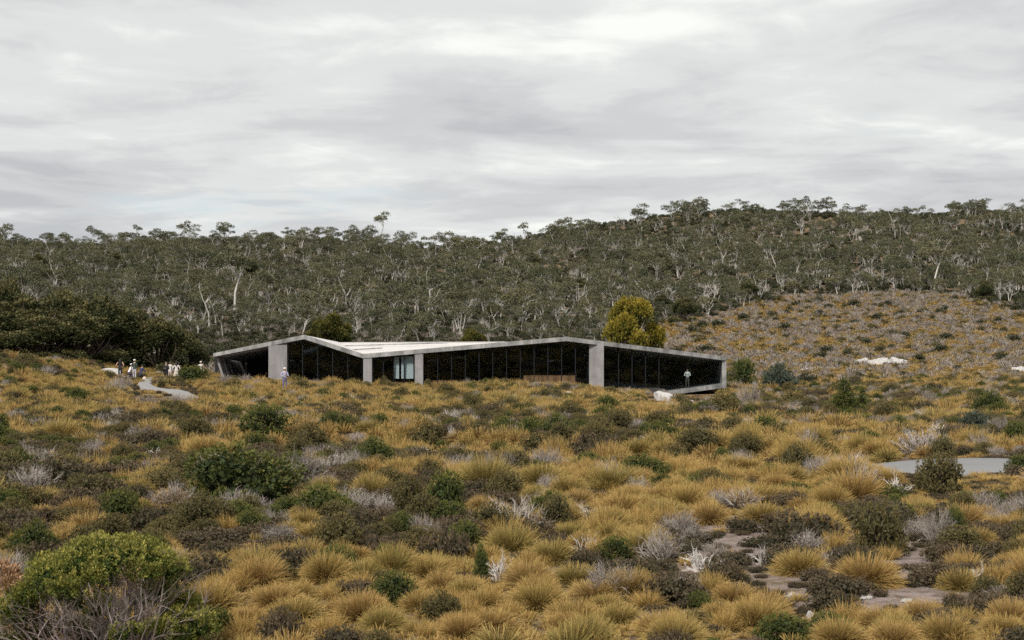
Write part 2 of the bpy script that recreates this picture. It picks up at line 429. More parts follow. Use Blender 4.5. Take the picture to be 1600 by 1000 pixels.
def gravel_mat(name, a, b):
    m, t, bs = new_mat(name)
    g = t.n('ShaderNodeTexCoord').outputs['Object']
    n1 = t.noise(g, 0.7, 5, 0.6); n2 = t.noise(g, 40.0, 4, 0.7)
    c = t.mix(t.math('ADD', t.math('MULTIPLY', n1, 0.5), t.math('MULTIPLY', n2, 0.5)), a, b)
    t.l(c, bs.inputs['Base Color']); bs.inputs['Roughness'].default_value = 0.9
    bp = t.n('ShaderNodeBump', Strength=0.5, Distance=0.02); t.l(n2, bp.inputs['Height']); t.l(bp.outputs[0], bs.inputs['Normal'])
    return m
M['asphalt'] = gravel_mat('grey_asphalt', (0.14, 0.14, 0.143), (0.25, 0.25, 0.252))
M['gravel'] = gravel_mat('path_gravel', (0.17, 0.165, 0.165), (0.32, 0.31, 0.30))

# ------------------------------------------------------------------ ground, road, path
ys = np.concatenate([np.linspace(-60, 8, 16), np.geomspace(9, 150, 210), np.geomspace(152, 620, 150), np.geomspace(640, 6000, 30)])
us = np.linspace(-1, 1, 300)
us = np.sign(us) * np.abs(us) ** 1.15
Y, U = np.meshgrid(ys, us, indexing='ij')
X = U * (70 + 0.62 * np.maximum(Y, 0))
def ell(px, py, e):
    return sum(np.exp(-(((px - a) / c) ** 2 + ((py - b) / d) ** 2) * 1.2) * s for a, b, c, d, s in e)
BARE = [(1270, 862, 190, 55, 1.3), (1330, 940, 170, 36, 1.3), (1110, 845, 90, 26, 1), (1180, 812, 120, 22, .9), (1450, 930, 90, 36, .8), (980, 905, 150, 26, .7), (870, 905, 60, 20, .5), (1440, 880, 60, 24, .6)]
gb = MB()
GPX, GPY = project(X, Y, ground(X, Y))
GRAVEL = np.where((Y > 8) & (Y < 70), np.clip(ell(GPX, GPY, BARE), 0, 1), 0.0).ravel()
ny, nx = Y.shape
k, j = np.meshgrid(np.arange(ny - 1), np.arange(nx - 1), indexing='ij'); k = k.ravel(); j = j.ravel()
gb.add(np.stack([X, Y, ground(X, Y)], -1).reshape(-1, 3), np.stack([k * nx + j, k * nx + j + 1, (k + 1) * nx + j + 1, (k + 1) * nx + j], 1), 0.5, GRAVEL)
tag(link('ground', gb.mesh('ground', M['soil'], True)), 'bare brown peat and grit between the moorland plants', 'ground', kind='structure')

def strip(name, line, half, mat, lift, label, cat):
    d = np.gradient(line, axis=0); nrm = np.stack([-d[:, 1], d[:, 0]], 1); nrm /= np.linalg.norm(nrm, axis=1)[:, None]
    offs = np.linspace(-1, 1, 9); b = MB(); n = len(line)
    wob = 1 + 0.14 * vnoise(np.arange(n) / 2.5, np.zeros(n), 5)
    P = line[:, None] + nrm[:, None] * (offs[None, :, None] * half * wob[:, None, None])
    Z = np.stack([ground(line[:, 0] + nrm[:, 0] * o * half, line[:, 1] + nrm[:, 1] * o * half) for o in (-1, 0, 1)]).max(0)
    Z = np.convolve(np.pad(Z, 4, 'edge'), np.ones(9) / 9, 'valid') + lift
    Zs = Z[:, None] + 0 * offs[None]
    Zs[:, 0] -= 0.35; Zs[:, -1] -= 0.35
    k, j = np.meshgrid(np.arange(n - 1), np.arange(8), indexing='ij'); k = k.ravel(); j = j.ravel()
    b.add(np.concatenate([P, Zs[..., None]], 2).reshape(-1, 3), np.stack([k * 9 + j, k * 9 + j + 1, (k + 1) * 9 + j + 1, (k + 1) * 9 + j], 1), 0.5, 0.5)
    return tag(link(name, b.mesh(name, mat, True)), label, cat, kind='structure')
strip('road', road_c, ROAD_W, M['asphalt'], 0.12, 'grey asphalt road bending through the grass', 'road')
strip('path', path_c, PATH_W, M['gravel'], 0.24, 'pale gravel footpath climbing to the building', 'path')
# ------------------------------------------------------------------ building
BY = 120.0
def fx(px, y=BY): return (px - 800) / FPX * y
P = [at(333, 552, 121.5), at(475, 523, BY), at(567, 553, BY), at(885, 526, BY), at(1135, 557, 127.0)]
B = [Vector((P[0].x + 1.0, 139, P[0].z - 0.9)), Vector((P[1].x + 0.4, 140, P[1].z - 0.55)), at(497, 534.5, 140), Vector((P[3].x, 140, P[3].z - 0.35)), Vector((P[4].x - 0.2, 142, P[4].z - 0.8))]
TH = 0.37
bld = link('visitor_centre', None, loc=(0, BY, 0))
tag(bld, 'low folded-roof concrete and dark glass pavilion in the moorland', 'building')
bld.empty_display_size = 1
OFF = Vector((0, -BY, 0))
def part(name, mb, mat, parent=bld, label=None):
    for v in mb.v:
        v[:, 1] -= BY
    o = link(name, mb.mesh(name, mat), parent)
    if label: o['label'] = label
    return o
def part_sub(name, mb, mat, parent): return part(name, mb, mat, parent)
# roof plates, their concrete edge beams in front
D = Vector((0, 0, TH))
roof_objs = []
for i in range(4):
    a, b_, c_, d_ = P[i].copy(), P[i + 1].copy(), B[i + 1].copy(), B[i].copy()
    a.y += 0.32; b_.y += 0.32
    rb = MB(); lo = Vector((0, 0, 0.34))
    up = Vector((0, 0, -0.03))
    rb.hexa([tuple(a - lo), tuple(b_ - lo), tuple(c_ - lo), tuple(d_ - lo), tuple(a + up), tuple(b_ + up), tuple(c_ + up), tuple(d_ + up)])
    ro = part('roof_plate', rb, M['roof']); roof_objs.append(ro)
    e = MB(); a, b_ = P[i], P[i + 1]
    thick_a = 0.30 if i == 0 else TH
    bk = Vector((0, 0.318, 0))
    e.hexa([tuple(a - Vector((0, 0, thick_a))), tuple(b_ - D), tuple(b_ - D + bk), tuple(a - Vector((0, 0, thick_a)) + bk), tuple(a), tuple(b_), tuple(b_ + bk), tuple(a + bk)])
    part('edge_beam', e, M['fascia'])
# drip groove and standing joints on the valley plate
def on_plate(u, v):
    f = P[2].lerp(P[3], u); g_ = B[2].lerp(B[3], u); return f.lerp(g_, v)
for v0, u0, u1 in ((0.30, 0.0, 0.16), (0.62, 0.02, 0.5)):
    jb = MB(); a, b_ = on_plate(u0, v0), on_plate(u1, v0); z1 = Vector((0, 0, 0.05)); yb = Vector((0, 0.12, 0.01))
    jb.hexa([tuple(a - z1), tuple(b_ - z1), tuple(b_ - z1 + yb), tuple(a - z1 + yb), tuple(a + z1), tuple(b_ + z1), tuple(b_ + z1 + yb), tuple(a + z1 + yb)])
    part('roof_upstand', jb, M['fascia'], roof_objs[2])

def roof_z(x):
    """underside of the edge beam above facade position x"""
    xs = [p.x for p in P]; zs = [p.z for p in P]
    return float(np.interp(x, xs, zs)) - TH
def front_y(x):
    return float(np.interp(x, [p.x for p in P], [p.y for p in P]))
FLOOR = -0.12
# pillars
for a, b_, dep, lab in ((418, 447, 0.9, 'broad board-marked concrete pier beside the porch'), (567.5, 581, 1.3, None), (648, 661, 0.8, None), (922, 945, 0.8, 'broad pale concrete pier in the long glass front')):
    x0, x1 = fx(a), fx(b_); y0 = front_y((x0 + x1) / 2) + 0.06
    pb = MB()
    pb.hexa([(x0, y0, -0.9), (x1, y0, -0.9), (x1, y0 + dep, -0.9), (x0, y0 + dep, -0.9),
             (x0, y0, roof_z(x0) + 0.1), (x1, y0, roof_z(x1) + 0.1), (x1, y0 + dep, roof_z(x1) + 0.1), (x0, y0 + dep, roof_z(x0) + 0.1)])
    # keep the head of the pier behind the beam
    pb.v[0][4:6, 2] -= 0.102
    part('concrete_pier', pb, M['concrete'], label=lab)
# glass front: one pane between each two mullions; panes lean out a little at the head
def glazing(p0, p1, pitch, skip=()):
    n = max(1, round((p1 - p0) / pitch))
    for i in range(n):
        a, b_ = p0 + (p1 - p0) * i / n, p0 + (p1 - p0) * (i + 1) / n
        q = []
        for p in (a, b_):
            x = fx(p); y = front_y(x)
            if x > P[3].x: x = (p - 800) / FPX * y
            q.append((x, front_y(x)))
        (xa, ya), (xb, yb) = q
        za, zb = roof_z(xa) + 0.15, roof_z(xb) + 0.15
        lean, t_ = 0.20, 0.024
        g_ = MB(); yb0, ya0 = yb + 0.62, ya + 0.62
        g_.hexa([(xa + .03, ya0, FLOOR + .05), (xb - .03, yb0, FLOOR + .05), (xb - .03, yb0 + t_, FLOOR + .05), (xa + .03, ya0 + t_, FLOOR + .05),
                 (xa + .03, ya0 - lean, za), (xb - .03, yb0 - lean, zb), (xb - .03, yb0 - lean + t_, zb), (xa + .03, ya0 - lean + t_, za)])
        part('glass_pane', g_, M['glass'])
        mb_ = MB(); hw = 0.035
        mb_.hexa([(xb - hw, yb0 - .05, FLOOR), (xb + hw, yb0 - .05, FLOOR), (xb + hw, yb0 + .14, FLOOR), (xb - hw, yb0 + .14, FLOOR),
                  (xb - hw, yb0 - lean - .05, zb), (xb + hw, yb0 - lean - .05, zb), (xb + hw, yb0 - lean + .14, zb), (xb - hw, yb0 - lean + .14, zb)])
        if i < n - 1: part('mullion', mb_, M['frame'])
glazing(448, 566, 22.5)
glazing(582, 647, 16.2)
glazing(662, 921, 21.6)
glazing(946, 1052, 20.6)
glazing(1052, 1128, 76)
# floor slab, right end frame, back and inner walls
fb = MB(); fb.box((fx(447), BY + 0.55, FLOOR - 0.35), (fx(1040), 141, FLOOR)); part('floor_slab', fb, M['floor'])
xr0, xr1 = P[3].x + 0.62 * (P[4].x - P[3].x), P[4].x
s0, s1 = front_y(xr0), front_y(xr1)
fb = MB()
zl = at(1045, 612, s0).z; zr = at(1128, 599.5, s1).z
fb.hexa([(xr0, s0 + .05, zl - 0.32), (xr1 - .38, s1 + .03, zr - .40), (xr1 - .38, 141.5, zr - .40), (xr0, 141.5, zl - .32),
         (xr0, s0 + .05, zl), (xr1 - .38, s1 + .03, zr), (xr1 - .38, 141.5, zr), (xr0, 141.5, zl)])
part('cantilevered_floor', fb, M['fascia'])
fb = MB(); fb.box((xr1 - .378, s1 + .02, zr - .42), (xr1, 141.6, P[4].z - .1)); part('end_wall', fb, M['fascia'])
for px_ in (1075, 1093, 1125):
    x = (px_ - 800) / FPX * 129; fb = MB(); fb.box((x - .12, 130, -1.8), (x + .12, 130.3, 0.0)); part('support_post', fb, M['frame'])
for i in range(4):
    a, b_ = B[i], B[i + 1]; y0, y1 = a.y - 1.4, b_.y - 1.4; bw = MB()
    bw.hexa([(a.x, y0, -.8), (b_.x, y1, -.8), (b_.x, y1 + .2, -.8), (a.x, y0 + .2, -.8), (a.x, y0, a.z - .08), (b_.x, y1, b_.z - .08), (b_.x, y1 + .2, b_.z - .08), (a.x, y0 + .2, a.z - .08)])
    if i == 3: bw.v[0][[1, 2, 5, 6], 0] -= 0.1
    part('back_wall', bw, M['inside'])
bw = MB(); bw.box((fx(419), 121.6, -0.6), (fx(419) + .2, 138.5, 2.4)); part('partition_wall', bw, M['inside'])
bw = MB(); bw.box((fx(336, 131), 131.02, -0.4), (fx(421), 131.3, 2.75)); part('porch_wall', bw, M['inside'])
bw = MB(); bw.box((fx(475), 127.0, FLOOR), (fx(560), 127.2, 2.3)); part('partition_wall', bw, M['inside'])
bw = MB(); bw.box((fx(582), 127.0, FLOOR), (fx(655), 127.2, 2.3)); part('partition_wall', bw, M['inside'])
# leaning porch end wall
lw = MB(); xt, xb_ = fx(337, 122), fx(357, 122)
lw.hexa([(xb_ - .18, 122, -0.3), (xb_, 122, -0.3), (xb_, 131, -0.3), (xb_ - .18, 131, -0.3), (xt - .05, 122, 2.78), (xt + .14, 122, 2.78), (xt + .14, 131, 2.2), (xt - .05, 131, 2.2)])
lean_o = part('leaning_wall', lw, M['concrete'])
for o_ in (0.0, 2.2):
    lw = MB(); lw.hexa([(xb_ + .01, 123.4 + o_, 0.0), (xb_ + .12, 123.4 + o_, 0.0), (xb_ + .12, 123.9 + o_, 0.0), (xb_ + .01, 123.9 + o_, 0.0),
                        (xt + .16, 123.4 + o_, 2.62), (xt + .27, 123.4 + o_, 2.62), (xt + .27, 123.9 + o_, 2.6), (xt + .16, 123.9 + o_, 2.6)])
    part('wall_rib', lw, M['concrete'], lean_o)
lw = MB(); lw.box((fx(352), 122.2, -0.5), (fx(418), 131, 0.32)); part('porch_floor', lw, M['concrete'])
# pale panels added behind the small bay, standing in for daylight through far windows
for a, b_ in ((614.5, 622.5), (626, 645)):
    q = MB(); x0, x1 = fx(a), fx(b_); n = 5
    q.box((x0, BY + 0.75, at(0, 592, BY).z), (x1, BY + 0.79, roof_z((x0 + x1) / 2) - 0.14))
    part('far_daylight_panel', q, M['far_daylight'])

# counters inside, each of separate boards
def counter(px0, px1, top, y, label):
    x0, x1 = fx(px0, y), fx(px1, y)
    root = link('timber_counter', None, loc=(x0, y, FLOOR)); tag(root, label, 'counter', 'timber counters behind the glass')
    n = max(2, round((x1 - x0) / 0.62)); h = top - FLOOR
    bdy = MB(); bdy.box((0, 0.06, 0), (x1 - x0, 0.6, h - .03)); link('body', bdy.mesh('body', M['inside']), root)
    for i in range(n):
        b = MB(); a = (x1 - x0) / n; b.box((i * a + .012, 0.0, 0.04), ((i + 1) * a - .012, 0.055, h - .05)); link('board', b.mesh('board', M['timber']), root)
    b = MB(); b.box((-.02, -.03, h - .028), (x1 - x0 + .02, .62, h)); link('top', b.mesh('top', M['timber']), root)
counter(672, 715, at(0, 594, 122).z, 121.9, 'low brown timber counter inside, beside the window with pale daylight panels')
counter(778, 816, at(0, 594.5, 122).z, 121.9, 'short low timber counter inside, next to the tall counter')
counter(818, 900, at(0, 586.5, 122).z, 122.0, 'long tall brown timber counter inside the broad glass front')

# ------------------------------------------------------------------ plant shapes
def unit(v): return v / (np.linalg.norm(v, axis=-1, keepdims=True) + 1e-9)

def tussock_mesh(n, bw, loose=0.0, K=4, mat=None, name='tussock', core=True):
    """radius about 0.5, height about 0.55"""
    mb = MB()
    az = rng.uniform(0, 2 * math.pi, n)
    tilt = np.arccos(1 - rng.uniform(0, 1.02, n)) if not loose else rng.beta(1.4, 1.6, n) * 1.15
    L = (rng.uniform(0.40, 0.66, n) if loose else rng.uniform(0.46, 0.57, n) * np.where(rng.uniform(size=n) < 0.03, 1.22, 1.0)) * (1 - 0.10 * (tilt / 1.5)) * (1 + 0.25 * loose * rng.normal(size=n))
    b0 = rng.uniform(0, 1, n) ** 0.5 * (0.13 + 0.22 * loose); ba = az + rng.normal(0, 0.5 + loose, n)
    base = np.stack([b0 * np.cos(ba), b0 * np.sin(ba), np.zeros(n) + 0.02], 1)
    lift = 0 if loose else rng.uniform(0, 0.55, n) * (rng.uniform(size=n) < 0.6)
    dr = np.stack([np.cos(az) * np.sin(tilt), np.sin(az) * np.sin(tilt), np.cos(tilt)], 1)
    base = base + dr * (L * lift)[:, None] * np.array([1, 1, 0.85])
    L = L * (1 - lift)
    s = np.linspace(0, 1, K)
    droop = (0.12 + 0.35 * rng.uniform(size=n) * np.sin(tilt) + 0.15 * loose * rng.uniform(size=n))
    Pp = base[:, None] + dr[:, None] * (L[:, None] * s)[..., None]
    Pp[..., 2] -= (droop * L)[:, None] * s ** 2
    Pp[..., 2] = np.maximum(Pp[..., 2], -0.02)
    W = unit(np.cross(dr, rng.normal(size=(n, 3))))
    wid = bw * rng.uniform(0.7, 1.3, n)[:, None] * np.linspace(1.0, 0.25, K)[None]
    mb.ribbons(Pp, W, wid, rng.uniform(size=n))
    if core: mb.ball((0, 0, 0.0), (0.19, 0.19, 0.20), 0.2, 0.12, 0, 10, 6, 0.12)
    return mb.mesh(name, mat)

def lobes(n, rad=(0.2, 0.32), flat=0.8, h=0.6, spread=0.32):
    out = []
    for i in range(n):
        a = 2 * math.pi * (i / n) + rng.normal(0, 0.35); rr = spread * math.sqrt(rng.uniform(0.12, 1.0)) if i else 0.03
        r_ = rng.uniform(*rad)
        out.append((np.array([rr * math.cos(a), rr * math.sin(a), max(r_ * 0.5, (h - r_ * flat) * (1 - (rr / (spread * 1.35)) ** 2))]), np.array([r_, r_, r_ * flat])))
    for i in range(n // 2 + 1):
        a = 2 * math.pi * i / (n // 2 + 1) + rng.normal(0, 0.3); r_ = rng.uniform(*rad) * 0.8; rr = spread * rng.uniform(0.75, 1.1)
        out.append((np.array([rr * math.cos(a), rr * math.sin(a), r_ * flat * 0.55]), np.array([r_, r_, r_ * flat])))
    return out

def leaf_cloud(mb, lb, n, size, m=0, low=-0.35, tuft=5, scatter=0.5, wide=0.5, fill=0.75):
    per = [max(4, int(n * (l[1][0] ** 2) / sum(x[1][0] ** 2 for x in lb) / tuft)) for l in lb]
    C = np.array([l[0] for l in lb]); Rr = np.array([l[1] for l in lb])
    zmin, zmax = (C[:, 2] - Rr[:, 2]).min(), (C[:, 2] + Rr[:, 2]).max()
    for (c, r_), k in zip(lb, per):
        d = unit(rng.normal(size=(k * 2, 3))); d = d[d[:, 2] > low][:k]
        p = c + d * r_ * rng.uniform(fill, 1.04, len(d))[:, None]
        inside = np.zeros(len(p), bool)
        for c2, r2 in lb:
            if c2 is c: continue
            inside |= (((p - c2) / (r2 * 0.86)) ** 2).sum(1) < 1
        p, d = p[~inside], d[~inside]
        if not len(p): continue
        tone = np.clip(rng.normal(0.5, 0.22, len(p)), 0, 1)
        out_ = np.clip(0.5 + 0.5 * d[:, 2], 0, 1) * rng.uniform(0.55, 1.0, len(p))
        for _ in range(tuft):
            ax = unit(d * 0.8 + np.array([0, 0, 0.45]) + rng.normal(0, scatter, (len(p), 3)))
            o_ = rng.normal(0, size * 0.35, (len(p), 3))
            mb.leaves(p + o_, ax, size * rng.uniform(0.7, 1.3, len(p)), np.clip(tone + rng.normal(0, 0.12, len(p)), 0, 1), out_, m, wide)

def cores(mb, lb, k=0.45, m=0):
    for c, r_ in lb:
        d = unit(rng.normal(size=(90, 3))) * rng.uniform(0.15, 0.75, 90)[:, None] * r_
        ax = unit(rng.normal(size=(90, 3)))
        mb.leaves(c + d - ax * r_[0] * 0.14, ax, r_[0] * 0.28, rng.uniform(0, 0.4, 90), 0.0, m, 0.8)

def branchlets(mb, n, spread, h, r0, seg=4, fork=2, S=3, wob=0.10, m=0, start=0.06, up=1.0, depth=2, lean=(0, 0)):
    """stems fanning out from a foot, forking towards the tips"""
    def grow(p, d, L, r_, dep):
        pts = [p]; dd = d
        for i in range(seg):
            dd = unit(dd + rng.normal(0, wob, 3) + np.array([0, 0, 0.04 * up])); pts.append(pts[-1] + dd * L / seg)
        pts = np.array(pts); pts[:, 2] = np.maximum(pts[:, 2], 0.0)
        mb.tube(pts, np.linspace(r_, r_ * (0.45 if dep else 0.25), seg + 1), S, rng.uniform(), m)
        if dep:
            for f in range(fork):
                i = rng.integers(seg // 2, seg + 1)
                nd = unit(dd + rng.normal(0, 0.42, 3))
                grow(pts[i], nd, L * rng.uniform(0.45, 0.75), r_ * 0.5, dep - 1)
    for i in range(n):
        a = rng.uniform(0, 2 * math.pi); q = math.sqrt(rng.uniform(0.0, 1))
        d = np.array([math.cos(a) * q * spread + lean[0], math.sin(a) * q * spread + lean[1], h * (1.05 - 0.55 * q * q)])
        L = np.linalg.norm(d) / (1 + 0.55 * depth * 0.6)
        grow(np.array([math.cos(a), math.sin(a), 0]) * start * q, unit(d), L, r_=r0 * rng.uniform(0.7, 1.3), dep=depth)

class Kind:
    """plant kind with parts: a list of variants, each a list of (part name, MB, material)"""
    def __init__(s, name):
        s.name, s.var, s.joined = name, [], []
    def add(s, *parts):
        s.var.append([(n, b.mesh(s.name + '_' + n, m), m) for n, b, m in parts])
        j = MB(); mats = []
        for i, (n, b, m) in enumerate(parts):
            j.merge(b, i); mats.append(m)
        s.joined.append(j.mesh(s.name + '_whole', mats))

def shrub_kind(name, leafmat, twig, nvar, nlobe, nleaf, size, flat=0.8, h=0.6, low=-0.3, stems=14, rad=(0.2, 0.32), spread=0.32, core=0.42, scatter=0.5, stem_r=0.012, wide=0.65):
    K_ = Kind(name)
    for i in range(nvar):
        lb = lobes(nlobe + rng.integers(-1, 2), rad, flat, h, spread)
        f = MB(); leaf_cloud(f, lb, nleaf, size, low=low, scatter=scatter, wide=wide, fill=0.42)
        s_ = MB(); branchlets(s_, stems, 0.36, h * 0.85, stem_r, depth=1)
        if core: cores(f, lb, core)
        K_.add(('foliage', f, leafmat), ('stems', s_, twig))
    return K_

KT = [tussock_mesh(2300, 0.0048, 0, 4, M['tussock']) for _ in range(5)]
KT_LO = [tussock_mesh(480, 0.010, 0, 3, M['tussock']) for _ in range(3)]
KT_FAR = [tussock_mesh(70, 0.03, 0, 3, M['tussock']) for _ in range(3)]
KG = [tussock_mesh(520, 0.0065, 0.55, 4, M['straw'], core=False, name='grass_clump') for _ in range(4)]
KG_LO = [tussock_mesh(110, 0.017, 0.55, 3, M['straw'], core=False, name='grass_clump') for _ in range(3)]
SH = {}
SH['green'] = shrub_kind('green_shrub', M['green'], M['browntwig'], 4, 11, 10000, 0.034, rad=(0.17, 0.29))
SH['olive'] = shrub_kind('olive_shrub', M['olive'], M['browntwig'], 4, 11, 8500, 0.034, rad=(0.16, 0.29))
SH['heath'] = shrub_kind('heath_shrub', M['heath'], M['browntwig'], 5, 9, 4200, 0.038, flat=0.6, h=0.36, low=-0.1, stems=26, core=0.5, scatter=0.8, stem_r=0.008)
SH['blue'] = shrub_kind('blue_green_shrub', M['bluegreen'], M['browntwig'], 2, 9, 6000, 0.046)
K_ = Kind('grey_shrub')
for i in range(4):
    s_ = MB(); branchlets(s_, 50, 0.5, 0.52, 0.012, depth=2, fork=3, wob=0.16)
    lb = lobes(6, (0.16, 0.24), 0.7, 0.45, 0.3); f = MB(); leaf_cloud(f, lb, 320, 0.034, scatter=0.8)
    K_.add(('stems', s_, M['greytwig']), ('foliage', f, M['heath']))
SH['grey'] = K_
K_ = Kind('dead_shrub')
for i in range(4):
    s_ = MB(); branchlets(s_, 18, 0.55, 0.5, 0.024, depth=3, fork=2, wob=0.22, seg=5)
    K_.add(('branches', s_, M['bleached']))
SH['dead'] = K_
K_ = Kind('conifer_shrub')
for i in range(2):
    lb = []
    for j_ in range(13):
        tt = j_ / 12; rr = 0.30 * (1 - tt) ** 0.8 + 0.06; a = rng.uniform(0, 6.28)
        lb.append((np.array([rr * 0.5 * math.cos(a), rr * 0.5 * math.sin(a), 0.18 + tt * 0.95]), np.array([rr, rr, 0.13])))
    f = MB(); leaf_cloud(f, lb, 5000, 0.05, scatter=0.5, wide=0.6, fill=0.5); cores(f, lb, 0.5); s_ = MB(); s_.tube([(0, 0, 0), (0.01, 0, 0.5), (0, 0, 1.0)], [.03, .025, .01], 5)
    K_.add(('foliage', f, M['green']), ('trunk', s_, M['browntwig']))
SH['conifer'] = K_

# ------------------------------------------------------------------ placing plants
LAND = []      # landmarks for labels: (x, y, phrase)
def plant(kind_name, K_, x, y, w_, h_=None, rot=None, v=None, label=None, cat='shrub', group=None, sink=0.03, z=None):
    """one plant as a thing: an Empty with its parts"""
    v = rng.integers(len(K_.var)) if v is None else v
    parts = K_.var[v]; rot = rng.uniform(0, 6.28) if rot is None else rot
    zz_ = float(ground(x, y)) if z is None else z
    sc = (w_, w_, h_ if h_ else w_)
    if len(parts) == 1:
        o = link(kind_name, parts[0][1], None, (x, y, zz_ - sink * sc[2]), rot, sc)
    else:
        o = link(kind_name, None, None, (x, y, zz_ - sink * sc[2]), rot, sc); o.empty_display_size = 0.3
        for n, me, _ in parts: link(n, me, o)
    tag(o, label, cat, group)
    return o
def tus(x, y, w_, h_=None, label=None, group=None, lo=False):
    me = (KT_LO if lo else KT)[rng.integers(3 if lo else 5)]
    o = link('grass_tussock', me, None, (x, y, float(ground(x, y)) - 0.02), rng.uniform(0, 6.28), (w_, w_, h_ or w_))
    return tag(o, label, 'tussock', group)

heroes = []    # (x, y, radius) that the fill keeps clear of
pending = []   # (object, noun phrase) still to be labelled by landmark
GROUPS = {'tussock': 'grass tussocks on the moor', 'green': 'green moorland shrubs', 'olive': 'olive moorland shrubs', 'heath': 'low heath shrubs', 'grey': 'grey twiggy shrubs', 'dead': 'bleached dead shrubs', 'blue': 'green moorland shrubs', 'conifer': 'small conifers'}
NAMES = {'green': 'green_shrub', 'olive': 'olive_shrub', 'heath': 'heath_shrub', 'grey': 'grey_shrub', 'dead': 'dead_shrub', 'blue': 'blue_green_shrub', 'conifer': 'conifer'}
NOUN = {'green': 'dark green leafy shrub', 'olive': 'olive-brown leafy shrub', 'heath': 'low brown heath shrub', 'grey': 'grey twiggy shrub', 'dead': 'bleached dead shrub', 'tussock': 'golden-brown grass tussock', 'blue': 'blue-green shrub', 'conifer': 'small dark conifer'}
